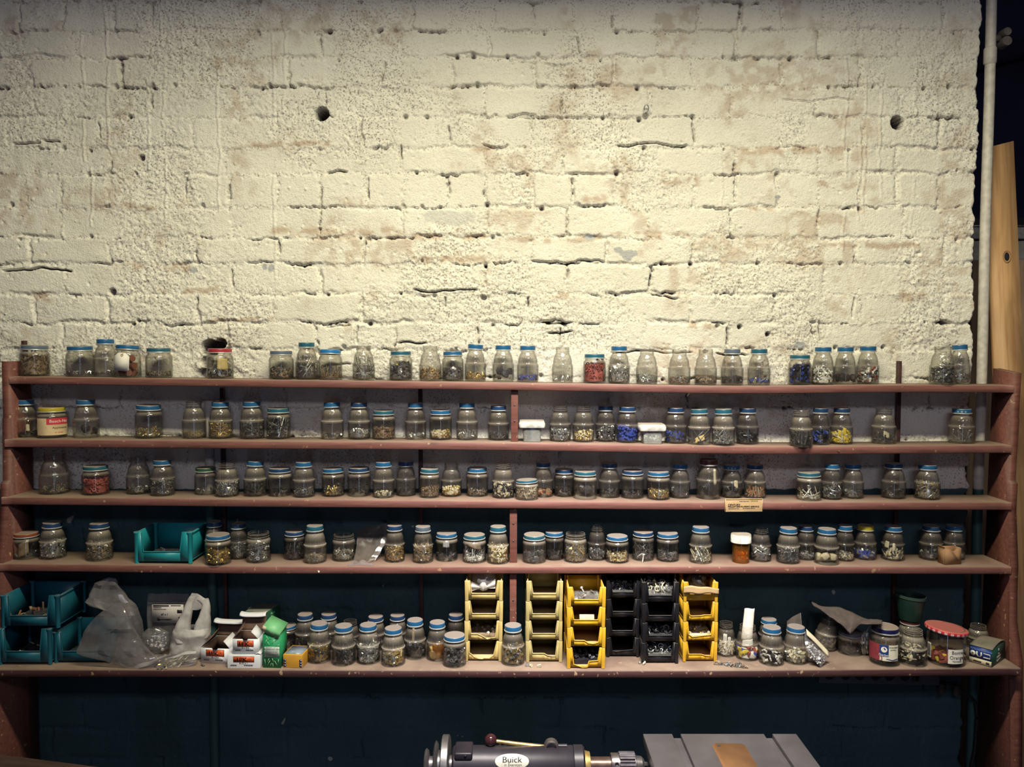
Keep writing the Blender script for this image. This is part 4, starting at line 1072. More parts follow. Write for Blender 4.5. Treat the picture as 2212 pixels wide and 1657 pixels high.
# red-brown plugs, one by one
root, x, y, z, r, H, pos = J[(0,276)]
V, L, T = TPL['cork']; mb = MB(); mb.add(V, (L, T)); cork_me = mb.mesh('plug', M_CORK, 40)
cz = H*.036 + .009
for i, (ang, rad, dz, tl) in enumerate([(-.6,.42,0,.2),(.45,.46,0,1.4),(1.5,.42,0,.6),(2.7,.44,0,.3),(3.9,.44,0,1.2),(.1,.40,.0175,.7),(1.1,.50,.0170,1.5),(2.6,.40,.0172,.2),(.9,.42,.034,1.2)]):
    o = link('wooden_plug', cork_me, None, (x + rad*r*1.15*math.sin(ang), y - rad*r*1.15*math.cos(ang), z+cz+dz), (tl, .3*tl, ang))
    tag(o, 'red-brown wooden plug among others in the jar behind the white paper tag', 'plug', 'wooden plugs in one jar')
# white paper tag
px0, px1, py0, py1 = 246, 277, 762, 801
yt = y - r - .0045; a0 = P(px0, py1, yt); a1 = P(px1, py0, yt); W_, H_ = a1[0]-a0[0], a1[2]-a0[2]
tg = thing('paper_tag', 'blank white paper tag hung on the jar of red-brown plugs', 'tag', (a0[0]+W_/2, yt, a0[2]), (0, .07, 0))
n = 20; a = np.arange(n)*2*PI/n
poly = [(-W_/2+.003, 0), (W_/2-.003, 0), (W_/2, .003), (W_/2, H_*.80), (W_*.24, H_), (-W_*.24, H_), (-W_/2, H_*.80), (-W_/2, .003)]
mb = MB(); V, F = prism(poly, -.0006, .0006); mb.add(V, F); obj('card', mb, M_WPAPER, tg)
mb = MB(); V, F = lathe([(.0035, -.0009), (.0035, .0009), (.0018, .0009), (.0018, -.0009)], 16, True); mb.add(np.stack([V[:,0], V[:,2], V[:,1]+H_*.86], -1), F); obj('eyelet', mb, M_CARD, tg, 40)
mb = MB(); mb.add(*tube([(0, -.001, H_*.86), (.002, -.003, H_*.93), (.004, 0, H_*1.02), (.007, .004, H_*1.10), (.010, .0065, H_*1.13)], .0005, 6)); obj('string', mb, M_CARD, tg, 60)

# wrapped jar labels, children of their jars
def wrap_label(jar, a0, a1, z0, z1, mat, name='label', lift=.0006):
    root, x, y, zz, r, H, pos = jar; R = r+lift; va = -math.atan2(x, y-CAM[1]); a0 += va; a1 += va
    def fn(u, v):
        a = a0+(a1-a0)*u; return (R*math.sin(a), -R*math.cos(a), H*(z0+(z1-z0)*v))
    V, F = grid_sheet(fn, 24, 2); mb = MB(); mb.add(V, F); o = obj(name, mb, mat, root, 60)
    return o, R, H
def wrap_text(jar, s, size, ang, zf, mat, parent, lift=.0010, squash=1.0, name='lettering'):
    root, x, y, zz, r, H, pos = jar
    V, F = text_geo(s, size, .0001); ang = ang - math.atan2(x, y-CAM[1])
    Q = np.stack([V[:,0]*squash + ang*r, -V[:,2]-lift, V[:,1]+zf*H], -1)
    mb = MB(); mb.add(bend(Q, r), F); return obj(name, mb, mat, parent)
ja = J[(1,113)]
lb, R, H = wrap_label(ja, -1.15, 1.35, .10, .66, pm('applesauce_label', (.58, .44, .26), .6, 0, .18, 40))
rd, R, H = wrap_label(ja, -.35, 1.35, .45, .66, pm('label_red', (.55, .04, .06), .55, 0, .1, 40), 'red_band', .0008); rd.parent = lb
wrap_text(ja, 'Beech-Nut', .0105, .50, .555, M_WINK, lb, .0011)
wrap_text(ja, 'Applesauce', .0080, .55, .345, M_INK, lb, .0009)
wrap_text(ja, 'for babies', .0050, .45, .19, MATS['label_red'], lb, .0009)
jg = J[(4,1910)]
lb, R, H = wrap_label(jg, -1.35, .98, .17, .60, pm('label_cream', (.70, .66, .55), .55, 0, .06, 40))
dr, _, _ = wrap_label(jg, -1.35, -.30, .165, .605, pm('label_maroon', (.24, .035, .05), .55, 0, .1, 40), 'ingredients_panel', .0008); dr.parent = lb
bl, _, _ = wrap_label(jg, -.32, .26, .285, .60, pm('label_blue', (.015, .045, .19), .5, 0, .1, 40), 'blue_panel', .0009); bl.parent = lb
dk, _, _ = wrap_label(jg, -.22, .16, .37, .56, M_WINK, 'pale_roundel', .0011); dk.parent = lb
V = np.array([(.0068*math.cos(t), -.0012, .0068*math.sin(t)) for t in np.arange(20)*PI/10]) ; mb = MB(); VG = -math.atan2(jg[1], jg[2]-CAM[1])*jg[4]; mb.add(bend(V + np.array([-.03*jg[4]+VG, 0, H*.475]), jg[4]), [tuple(range(20))])
dk.data = mb.mesh('roundel', M_WINK)
wrap_text(jg, 'Gerber', .0078, -.03, .325, M_WINK, lb, .0014)
wrap_text(jg, '3', .0125, -.18, .225, MATS['label_maroon'], lb, .0012)
wrap_text(jg, 'Green Beans', .0048, .60, .545, M_INK, lb, .0012, .9)
wrap_text(jg, 'and Rice', .0044, .56, .480, M_INK, lb, .0012, .9)
sw = MB()
V, F = tube([(x_*jg[4]+VG, -.0012, H*.215+.0012*math.sin(x_*9)) for x_ in np.linspace(.12, .92, 12)], .0007, 6); sw.add(bend(V, jg[4]), F); obj('blue_swash', sw, MATS['label_blue'], lb)
lines = MB(); q = random.Random(4)
for i in range(11):
    zf = .58-.037*i; V, F = prism([(-1.25*jg[4]+VG, H*zf), ((-.42-.15*q.random())*jg[4]+VG, H*zf), ((-.45)*jg[4]+VG, H*zf+.0006), (-1.25*jg[4]+VG, H*zf+.0006)], -.0012, -.0011); lines.add(bend(V, jg[4]), F)
obj('small_print', lines, pm('label_pink_ink', (.55, .25, .25), .6), lb)
jm = J[(4,2042)]
lb, R, H = wrap_label(jm, .12, .98, .12, .52, M_WPAPER)
wrap_text(jm, 'Bonne', .0115, .62, .43, M_INK, lb, .0010, .95); wrap_text(jm, 'Orange', .0115, .58, .29, M_INK, lb, .0010, .95); wrap_text(jm, 'Marmalade', .0050, .60, .19, M_INK, lb, .0010)
l2, R, H = wrap_label(jm, -1.10, -.80, .16, .58, M_WPAPER, 'side_label')
bars = MB()
for i in range(9):
    a_ = -.84-.018*i*1.5-math.atan2(jm[1], jm[2]-CAM[1]); V, F = prism([(a_*jm[4], H*.20), (a_*jm[4]+.0007, H*.20), (a_*jm[4]+.0007, H*.54), (a_*jm[4], H*.54)], -.0011, -.0010); bars.add(bend(V, jm[4]), F)
obj('small_print', bars, M_INK, l2)
# white letters on a few blue lids
for key, s in (((1,2076), 'o  w  o'), ((2,1580), 'o  w  o')):
    root, x, y, zz, r, H, pos = J[key]; rl = r*.715*1.005
    V, F = text_geo(s, .007, .0001); Q = np.stack([V[:,0]-math.atan2(x, y-CAM[1])*rl, -V[:,2]-.0006, V[:,1]+H*.925], -1); mb = MB(); mb.add(bend(Q, rl), F); obj('lid_lettering', mb, M_WINK, root)

# ================================================================== small tubs, pill bottle, card
def tub(px0, px1, lx0, lx1, pytop, pylid, pybase, k, label, parts, mets, fill, cname):
    z = float(shelf_z(k, P((px0+px1)/2, pybase, YF[k]+.02)[0])); y0 = YF[k]+.010
    a = P(px0, pybase, y0); b_ = P(px1, pylid, y0); W, Hh = b_[0]-a[0], P(px0, pylid, y0)[2]-z; D = .056
    xc = (a[0]+b_[0])/2
    t = thing('plastic_tub', label, 'tub', (xc, y0+D/2, z+.0003), (0, 0, 0), 'lidded tubs on the second shelf')
    def ringrect(w_, d_, rad, n=5):
        pts = []
        for cx, cy, a0 in ((w_/2-rad, d_/2-rad, 0), (-w_/2+rad, d_/2-rad, PI/2), (-w_/2+rad, -d_/2+rad, PI), (w_/2-rad, -d_/2+rad, 1.5*PI)):
            for i in range(n): q = a0+PI/2*i/(n-1); pts.append((cx+rad*math.cos(q), cy+rad*math.sin(q)))
        return pts
    def loft(levels):
        V = []; n = None
        for w_, d_, z_, rad in levels:
            p = ringrect(w_, d_, rad); n = len(p); V += [(x_, y_, z_) for x_, y_ in p]
        F = [(i*n+j, i*n+(j+1) % n, (i+1)*n+(j+1) % n, (i+1)*n+j) for i in range(len(levels)-1) for j in range(n)]
        F += [tuple(range(n-1, -1, -1)), tuple((len(levels)-1)*n+j for j in range(n))]
        return V, F
    mb = MB(); mb.add(*loft([(W*.90, D*.90, 0, .006), (W*.93, D*.93, .004, .008), (W, D, Hh, .008), (W-.003, D-.003, Hh, .007), (W*.93-.003, D*.93-.003, .006, .007), (W*.9, D*.9, .003, .006)]))
    g = obj('tub_body', mb, TUB, t, 40); g.color = (.2, .3, 0, 1)
    lw_ = P(lx1, pytop, y0)[0]-P(lx0, pytop, y0)[0]; lh = P(px0, pytop, y0)[2]-P(px0, pylid, y0)[2]
    mb = MB(); mb.add(*loft([(lw_*.96, D+.008, Hh-.004, .008), (lw_, D+.012, Hh, .010), (lw_, D+.012, Hh+lh*.45, .010), (lw_*.97, D+.006, Hh+lh*.6, .009), (lw_*.93, D, Hh+lh, .009)])); obj('lid', mb, LID['white'], t, 35)
    mb = MB(); rr = np.random.RandomState(px0); um = list(dict.fromkeys(mets)); pile_geo(mb, parts, .5, Hh*fill, rr, 1, (0,)); mb = MB()
    n = 120
    for i in range(n):
        kk = parts[rr.randint(len(parts))]; V, L, T = TPL[kk]; W2 = V @ rand_rot(1, rr)[0].T; c = np.array([rr.uniform(-1, 1)*W*.41, rr.uniform(-1, 1)*D*.41, 0]); W2 = W2+c
        W2[:,0] = np.clip(W2[:,0], -W*.435, W*.435); W2[:,1] = np.clip(W2[:,1], -D*.435, D*.435); W2[:,2] += max(rr.rand()*Hh*fill, -W2[:,2].min()+.0005); mb.add(W2, (L, T), um.index(mets[rr.randint(len(mets))]))
    o = obj(cname, mb, [CM[m_] for m_ in um], None, 40, loc=(xc, y0+D/2, z+.0078))
    tag(o, f'{um[0]} {parts[0]} heap inside the {label.split(",")[0]}', 'hardware', None, 'stuff')
tub(1129, 1170, 1123, 1180, 911, 921, 954, 1, 'clear plastic tub with white lid, dark parts, beside the middle post', ['chip', 'tack'], ['black', 'dark'], .62, 'scrap_heap')
tub(1389, 1433, 1385, 1443, 918, 928, 960, 1, 'clear plastic tub with white lid, silver parts, right of the blue beads', ['tube', 'nut'], ['steel', 'white'], .52, 'tube_heap')

z = float(shelf_z(3, P(1600, 1218, -.11)[0])); p = onz(1600, 1218, z); r = 18.5*1.94/F_PX; y = max(p[1]+r*.9, YF[3]+r); x = P(1600, 1218, y)[0]
pb_ = thing('pill_bottle', 'amber pill bottle with white cap on the fourth shelf', 'bottle', (x, y, z+.0003))
hb = P(1600, 1168, y)[2]-z; hl = P(1600, 1149, y+r)[2]-z
mb = MB(); V, F = lathe([(.0001, .001), (r*.95, 0), (r, .002), (r, hb), (r*.93, hb), (r*.93, .003), (.0001, .003)], 40); mb.add(V, F); g = obj('bottle_body', mb, AMBER, pb_, 40); g.color = (.1, 0, 0, 1)
mb = MB(); rl = r*1.18; V, F = lathe([(rl*.9, hb-.003), (rl*1.02, hb-.003), (rl*1.02, hb), (rl, hb+.001), (rl, hl-.002), (rl*.95, hl), (.0001, hl)], 40)
mb.add(V, F)
for k in range(10):
    a = k*2*PI/10+.3; mb.box((rl*math.sin(a)-.0008, -rl*math.cos(a)-.0006, hb+.005), (rl*math.sin(a)+.0008, -rl*math.cos(a)+.0006, hl-.004))
obj('cap', mb, LID['white'], pb_, 35)
mb = MB(); pile_geo(mb, ['nut', 'chip'], r*.84, hb*.50, np.random.RandomState(4), 60, (0, 1)); o = obj('nut_heap', mb, [M_BRASS, M_COPPER], None, 40, loc=(x, y, z+.0048)); tag(o, 'small brass nut heap inside the amber pill bottle', 'hardware', 'hardware kept in the jars', 'stuff')

# tan business card standing against the third shelf's front edge
y = YF[2]-.0062; a = P(1566, 1105.5, y); b_ = P(1648, 1078, y); W, Hh = b_[0]-a[0], b_[2]-a[2]
cd = thing('business_card_box', 'flat tan card box lettered CENTURY fixed to the third shelf edge', 'box', (a[0], y, a[2]), (0, -.006, 0))
mb = MB(); mb.box((0, 0, 0), (W, .0052, Hh)); bevel(obj('card', mb, M_CARD, cd), .0006)
mb = MB(); mb.box((.0015, -.0008, Hh-.0018), (W-.0015, 0, Hh)); mb.box((0, -.0008, 0), (.0016, 0, Hh)); mb.box((W-.0016, -.0008, 0), (W, 0, Hh)); mb.box((.0015, -.0008, 0), (W-.0015, 0, .0010)); obj('raised_edge', mb, M_CARD, cd)
mb = MB(); text_front(mb, 'CENTURY', .0068, W*.075, -.0004, Hh*.53, 0, .0001, 'LEFT', 1.0, .0002); text_front(mb, 'MALLET INSTRUMENT SERVICE', .0056, W*.075, -.0004, Hh*.385, 0, .0001, 'LEFT', 1.0, .0002)
q = random.Random(9)
for (xa, xb, zf) in ((.38, .64, .80), (.68, .86, .82), (.09, .37, .225), (.47, .80, .245)):
    xx = xa*W
    while xx < xb*W:
        l = q.uniform(.0015, .005); mb.box((xx, -.0004, Hh*zf-.0007), (min(xx+l, xb*W), 0, Hh*zf+.0007)); xx += l+.0009
obj('lettering', mb, M_INK, cd)

# small loose things on the shelves
def loose(name, label, cat, px, py, k, tpl, mat, rot=(1.57, 0, .6), s=1.0, yoff=0, group=None):
    p = onz(px, py, float(shelf_z(k, P(px, py, YF[k]+.03)[0]))); V, L, T = TPL[tpl]
    M = np.array(Matrix.Rotation(rot[2], 3, 'Z') @ Matrix.Rotation(rot[1], 3, 'Y') @ Matrix.Rotation(rot[0], 3, 'X')); W = (V*s) @ M.T; W[:,2] -= W[:,2].min()
    yy = min(max(p[1]+yoff, YF[k]+.008), -.02)
    mb = MB(); mb.add(W, (L, T)); o = obj(name, mb, mat, None, 40, loc=(P(px, py, yy)[0], yy, float(shelf_z(k, p[0]))+.0002)); return tag(o, label, cat, group)
loose('pebble', 'small tan pebble on the top shelf between two jars', 'pebble', 680, 819, 0, 'lump', M_CARD, (0.4, .2, 0), .42)
loose('screw', 'small white-headed screw standing alone on the fourth shelf', 'screw', 1389, 1216, 3, 'screw', M_WHITE, (0, .15, 0), 1.1)
for i, (px, py, tp, mt, lb) in enumerate([(1139, 1440, 'washer', M_GREY, 'loose grey washer on the bottom shelf beside the lone front jar'), (1147, 1441, 'nut', M_CREAM, 'pale loose nut on the bottom shelf before the cream bins'),
        (1382, 1434, 'ball', M_STEEL, 'bright steel bead before the black bins'), (1391, 1436, 'tube', M_CREAM, 'small pale sleeve before the black bins'), (1165, 1442, 'chip', M_CREAM, 'cream chip lying before the cream bin stack'),
        (438, 1439, 'tube', M_GREY, 'small grey sleeve beside the white screw cartons')]):
    loose('loose_' + {'washer': 'washer', 'nut': 'nut', 'ball': 'bead', 'tube': 'sleeve', 'chip': 'chip'}[tp], lb, {'washer': 'washer', 'nut': 'nut', 'ball': 'bead', 'tube': 'sleeve', 'chip': 'chip'}[tp], px, py, 4, tp, mt, (1.3, .2, i*.8), .9)
def edge_nail(px, py, k, label, mat):
    p = P(px, py, YF[k]); V, L, T = TPL['tack']; W = V[:, [0, 2, 1]]*np.array([1, -1, 1]); mb = MB(); mb.add(W, (L, T)); o = obj('nail', mb, mat, None, 40, loc=(p[0], YF[k]-.003, p[2]), rot=(0, 0, .5)); tag(o, label, 'nail')
edge_nail(1810, 974, 1, 'brass nail head in the second shelf front edge', M_BRASS)
edge_nail(688, 1233, 3, 'pale nail sticking out of the fourth shelf front edge', M_WHITE)
edge_nail(307, 1233, 3, 'bent nail in the fourth shelf edge below the teal bin', M_BRASS)

# ================================================================== stacking bins
def plastic(name, rgb, dusty=.55): return pm(name, rgb, .42, 0, .16, 18, dust=dusty, spec=.45)
P_CREAM = plastic('cream_bin_plastic', (.56, .43, .17)); P_OLIVE = plastic('olive_cream_bin_plastic', (.47, .39, .17)); P_YEL = plastic('yellow_bin_plastic', (.66, .38, .025)); P_BLK = plastic('black_bin_plastic', (.008, .008, .011), .12)
P_TEAL = plastic('teal_bin_plastic', (.014, .25, .30), .35); P_TEALB = plastic('blue_teal_bin_plastic', (.010, .10, .155), .3)
def bin_(x0, x1, z0, z1, yf, D, mat, label, group, lip=None, round_posts=False, lipz=.36, ot=(.135, .86), ob=(.185, .81), tall_back=0):
    W, H = x1-x0, z1-z0; t = thing('stacking_bin', label, 'bin', (x0+W/2, yf, z0), (0, 0, 0), group)
    th = .0022; pw = W*.105 if not round_posts else W*.085
    x = lambda u: (u-.5)*W
    if lip is None: lip = [(ob[0], lipz), (ob[1], lipz)]
    zb = H*.07
    poly = [(x(.03), zb), (x(.97), zb), (x(.97), H), (x(ot[1]), H)] + [(x(u), H*v) for u, v in reversed(lip)] + [(x(ot[0]), H), (x(.03), H)]
    mb = MB()
    # front panel as strips so the ragged lip stays clean
    L = [(ot[0], 1.0)] + lip + [(ot[1], 1.0)]
    V, F = prism([(x(.03), zb), (x(lip[0][0]), zb), (x(lip[0][0]), H*lip[0][1]), (x(ot[0]), H), (x(.03), H)], 0, th); mb.add(V, F)
    V, F = prism([(x(lip[-1][0]), zb), (x(.97), zb), (x(.97), H), (x(ot[1]), H), (x(lip[-1][0]), H*lip[-1][1])], 0, th); mb.add(V, F)
    for (u0, v0), (u1, v1) in zip(lip[:-1], lip[1:]):
        if u1 > u0: V, F = prism([(x(u0), zb), (x(u1), zb), (x(u1), H*v1), (x(u0), H*v0)], 0, th); mb.add(V, F)
    hb = H*.97+tall_back
    mb.box((x(.03), D-th, zb), (x(.97), D, hb)); mb.box((x(.03), th, zb), (x(.97), D-th, zb+th))
    for s in (.03, .97):
        xa = x(s); xb = xa+(th if s < .5 else -th); mb.box((min(xa, xb), th, zb+th), (max(xa, xb), D-th, H*.97))
    if round_posts:
        mb.box((x(.03)-.0015, D*.05, H*.90), (x(.03), D, H*.97)); mb.box((x(.97), D*.05, H*.90), (x(.97)+.0015, D, H*.97))
    obj('tray', mb, mat, t)
    rim = MB(); pts = [(x(u), -.0008, H*v - (.0006 if v == 1 else 0)) for u, v in L]
    for a_, b_ in zip(pts[:-1], pts[1:]): rim.add(*tube([a_, b_], .0013, 6))
    obj('lip', rim, mat, t, 60)
    for s in (0, 1):
        for back in (0, 1):
            m2 = MB()
            if round_posts:
                V, F = cap_lathe([(pw*.42, 0), (pw*.50, H*.93), (pw*.62, H*.955), (pw*.62, H*.985), (pw*.5, H)], 16); m2.add(V + [x(0)+pw*.55 if s == 0 else x(1)-pw*.55, (.004 if not back else D-.006), 0], F)
            else:
                xa, xb = (x(0), x(0)+pw) if s == 0 else (x(1)-pw, x(1)); ya, yb = (-.004, .004) if not back else (D-.006, D+.001)
                m2.add(*prism([(xa+.0008, 0), (xb-.0008, 0), (xb, H*.96), (xb, H-.0004), (xa, H-.0004), (xa, H*.96)], ya, yb))
            o = obj('post', m2, mat, t, 50 if round_posts else None)
            if not round_posts: bevel(o, .0007)
    return t
def stack(px0, px1, pys, pbase, D, mat, word, labels, lips, yf=None):
    """bins one on another; pys = pixel heights of the joints from the top down, pbase = foot"""
    zs_ = float(shelf_z(4, P((px0+px1)/2, pbase, -.15)[0])); p = onz((px0+px1)/2, pbase, zs_)
    yf = max(p[1], YF[4]+.006) if yf is None else yf
    x0, x1 = P(px0, pbase, yf)[0], P(px1, pbase, yf)[0]
    z = [P(px0, q, yf)[2] for q in pys]; z.append(zs_+.0004); out = []
    nb = len(z)-1
    for i in range(nb):
        jx = random.Random(px0*10+i).uniform(-.0012, .0012)
        t = bin_(x0+jx, x1+jx, z[i+1]+.0002, z[i], yf, D, mat, labels[i], f'{word} stacking bins on the bottom shelf', lips[i])
        out.append((t, x0+jx, x1+jx, z[i+1], z[i], yf, D))
    return out
B4 = lambda word, where: [f'{word} bin, top of the stack of four {where}', f'{word} bin, second from top of the stack {where}', f'{word} bin, third from top of the stack {where}', f'{word} bin, bottom of the stack {where}']
S1 = stack(1004, 1086, (1254, 1298, 1341, 1385), 1428, .105, P_CREAM, 'cream', B4('cream', 'left of the lone front jar'), [None, None, [(.17,.36),(.36,.35),(.50,.22),(.60,.10),(.70,.16),(.81,.18)], [(.13,.42),(.19,.34),(.26,.20),(.36,.13),(.47,.10),(.52,.15),(.66,.14),(.77,.30)]])
S2 = stack(1136, 1215, (1255, 1299, 1341, 1384), 1430, .105, P_OLIVE, 'olive-cream', B4('olive-cream', 'right of the lone front jar'), [None, None, None, [(.185,.40),(.50,.40),(.60,.30),(.70,.27),(.81,.27)]])
S3 = stack(1224, 1307, (1268, 1311, 1355, 1399), 1444, .105, P_YEL, 'yellow', B4('bright yellow', 'nearest the shelf edge'), [None, None, [(.185,.36),(.45,.35),(.55,.22),(.68,.19),(.80,.24),(.82,.34)], [(.185,.20),(.40,.05),(.54,.06),(.58,.34),(.81,.37)]])
S4 = stack(1309, 1381, (1253, 1294, 1336, 1377), 1419, .092, P_BLK, 'black', B4('black', 'set back beside the yellow stack'), [None, None, None, [(.185,.30),(.30,.26),(.45,.30),(.81,.36)]])
S5 = stack(1386, 1466, (1257, 1303, 1345, 1388), 1433, .105, P_BLK, 'front black', B4('black', 'between the other black and yellow stacks'), [None, None, None, None])
S6 = stack(1474, 1549, (1257, 1300, 1343, 1386), 1429, .105, P_YEL, 'right-hand yellow', B4('yellow', 'at the right end of the bin row'), [None, [(.185,.36),(.24,.28),(.50,.30),(.62,.34),(.81,.34)], [(.17,.36),(.27,.24),(.40,.26),(.60,.30),(.81,.34)], [(.185,.36),(.55,.36),(.68,.28),(.81,.27)]])
def in_bin(b, kinds, mets, frac, n, name, label, seed, front=.35):
    t, x0, x1, z0, z1, yf, D = b; mb = MB(); rr = np.random.RandomState(seed); um = list(dict.fromkeys(mets)); H = z1-z0; fl = .0042+H*.07
    W = (x1-x0)*.43; mb.box((-W*.9, .008, fl), (W*.9, D-.008, fl+H*frac*.45))
    for i in range(n):
        k = kinds[rr.randint(len(kinds))]; V, L, T = TPL[k]; Q = V @ rand_rot(1, rr)[0].T; cx = rr.uniform(-1, 1)*W; cy = .014 + (D-.026)*rr.rand()**1.4
        Q = Q + [cx, cy, 0]; Q[:,0] = np.clip(Q[:,0], -W, W); Q[:,1] = np.clip(Q[:,1], .0045, D-.005); Q[:,2] += max(fl + H*frac*(.35+.65*rr.rand()), fl-Q[:,2].min()); mb.add(Q, (L, T), um.index(mets[rr.randint(len(mets))]))
    o = obj(name, mb, [CM[m_] for m_ in um], None, 40, loc=((x0+x1)/2, yf, z0+.0002)); tag(o, label, 'hardware', 'hardware kept in the bins', 'stuff')
in_bin(S5[3], ['ring'], ['steel', 'grey', 'dark'], .55, 90, 'ring_heap', 'bright steel ring heap in the lowest bin of the front black stack', 1)
in_bin(S5[2], ['nut', 'ring'], ['dark', 'grey', 'black'], .42, 90, 'nut_heap', 'dark nut heap in the third bin of the front black stack', 2)
in_bin(S5[0], ['ring', 'nail'], ['steel', 'grey', 'cream'], .46, 70, 'ring_heap', 'steel rings and pale pins in the top bin of the front black stack', 3)
in_bin(S4[0], ['ring', 'washer'], ['grey', 'dark'], .50, 90, 'ring_heap', 'grey ring heap in the top bin of the set-back black stack', 4)
in_bin(S3[3], ['chip', 'nut'], ['black', 'dark'], .42, 110, 'scrap_heap', 'black scrap heap in the broken lowest bright yellow bin', 5)
in_bin(S3[0], ['bolt', 'chip'], ['steel', 'grey'], .20, 14, 'bolt_heap', 'few bolts in the top bright yellow bin', 6)
in_bin(S6[2], ['nut', 'ball'], ['cream', 'brass', 'brown'], .22, 30, 'nut_heap', 'few pale nuts in the third right-hand yellow bin', 7)
in_bin(S1[2], ['chip', 'ball'], ['brown', 'cream', 'dark'], .20, 20, 'scrap_heap', 'few brown scraps in the third cream bin', 8)
# folded paper in the second bright yellow bin
t, x0, x1, z0, z1, yf, D = S3[1]; pz = z0+.0065
mb = MB(); mb.box((0, 0, 0), (.036, .004, .020)); o = bevel(obj('folded_paper', mb, M_PAPER, None, None, loc=(x0+.032, yf+.012, pz), rot=(-.12, 0, .04)), .001); tag(o, 'folded cream paper in the second bright yellow bin', 'paper')
# knotted plastic bag in the top cream bin, dark plastic and card strip in the right-hand yellow one
def blob(fn, nu=28, nv=16):
    V, F = [], []
    for j in range(nv+1):
        for i in range(nu): V.append(fn(2*PI*i/nu, PI*j/nv))
    for j in range(nv):
        for i in range(nu): F.append((j*nu+i, j*nu+(i+1) % nu, (j+1)*nu+(i+1) % nu, (j+1)*nu+i))
    return np.array(V), F
t, x0, x1, z0, z1, yf, D = S1[0]; kb = thing('knotted_bag', 'knotted clear plastic bag bulging from the top cream bin', 'bag', ((x0+x1)/2, yf+.05, z0+.014))
def fn(a, p_):
    rr_ = 1+.10*math.sin(5*a+3*p_)+.07*math.sin(11*a-4*p_); return (.030*rr_*math.sin(p_)*math.cos(a), .034*rr_*math.sin(p_)*math.sin(a), .026-.026*rr_*math.cos(p_)*.95)
V, F = blob(fn); mb = MB(); mb.add(V, F); o = obj('bag_body', mb, CLOUDY, kb, 179)
def fk(a, p_):
    rr_ = 1+.22*math.sin(4*a+2*p_); return (.009*rr_*math.sin(p_)*math.cos(a)-.002, -.039+.007*rr_*math.sin(p_)*math.sin(a), .018-.009*rr_*math.cos(p_))
V, F = blob(fk, 20, 10); mb = MB(); mb.add(V, F); obj('knot', mb, MILKY, kb, 179)
for s in (-1, 1):
    V, F = grid_sheet(lambda u, v: (-.002+s*(.006+u*.024), -.040+.004*math.sin(9*v)+.006*u, .016+(v-.5)*(.004+.018*u)+.007*u*(s > 0)+.002*math.sin(14*v)), 8, 10); mb = MB(); mb.add(V, F); obj('bag_end', mb, MILKY, kb, 179)
t, x0, x1, z0, z1, yf, D = S6[0]; gb = thing('dark_plastic_bundle', 'crumpled dark plastic in the top right-hand yellow bin', 'plastic', ((x0+x1)/2, yf+.055, z0+.016))
def fn(a, p_):
    rr_ = 1+.12*math.sin(4*a+5*p_)+.10*math.sin(9*a-3*p_); return (.026*rr_*math.sin(p_)*math.cos(a), .031*rr_*math.sin(p_)*math.sin(a), .026-.026*rr_*math.cos(p_))
V, F = blob(fn); mb = MB(); mb.add(V, F); obj('bundle', mb, pm('dark_plastic', (.035, .032, .036), .3, 0, .3, 20), gb, 179)
mb = MB(); V, F = grid_sheet(lambda u, v: ((u-.5)*(x1-x0)*1.0, -.0055-.002*math.sin(PI*u), -.0165*v+.003*math.sin(5*u)*(1-v)+.0015*math.sin(11*u)), 20, 4); mb.add(V, F)
o = obj('card_strip', mb, M_CARD, None, 60, loc=((x0+x1)/2, yf-.003, z0+.040*(z1-z0)/.05)); o.modifiers.new('thickness', 'SOLIDIFY').thickness = .0008; tag(o, 'torn tan card strip over the lip of the top right-hand yellow bin', 'card strip')

# teal bins
def teal(px0, px1, ptop, pbase, k, D, mat, label, z0=None, yf=None):
    xm = (px0+px1)/2
    if z0 is None:
        z0 = float(shelf_z(k, P(xm, pbase, YF[k]+.02)[0])); q = onz(xm, pbase, z0); yf = max(q[1], YF[k]+.006) if yf is None else yf
    x0, x1 = P(px0, pbase, yf)[0], P(px1, pbase, yf)[0]; z1 = P(px0, ptop, yf)[2]
    t = bin_(x0, x1, z0+.0004, z1, yf, D, mat, label, 'teal stacking bins', [(.17, .38), (.79, .38)], True, ot=(.145, .835))
    return t, x0, x1, z0, z1, yf, D
T1 = teal(289, 416, 1149, 1218, 3, .112, P_TEAL, 'teal plastic bin alone on the fourth shelf')
TB = teal(-6, 112, 1358, 1425, 4, .125, P_TEALB, 'blue-teal bin at lower left under another bin', yf=-.172)
TA = teal(1, 130, 1286, 1358, 4, .125, P_TEALB, 'blue-teal bin stacked on another at the left end', z0=TB[4]+.0003, yf=-.170)
TC = teal(115, 239, 1365, 1433, 4, .112, P_TEALB, 'blue-teal bin half hidden by the big plastic bag', yf=-.160)
in_bin(TA, ['chip', 'stick'], ['dark', 'brown', 'copper'], .13, 30, 'scrap_heap', 'brown scraps in the upper blue-teal bin', 11)
in_bin(TB, ['stick', 'chip'], ['dark', 'brown'], .10, 16, 'scrap_heap', 'dark flat scraps in the lower left blue-teal bin', 12)
in_bin(T1, ['nut'], ['dark', 'steel'], .10, 8, 'nut_heap', 'few small nuts in the lone teal bin', 13)

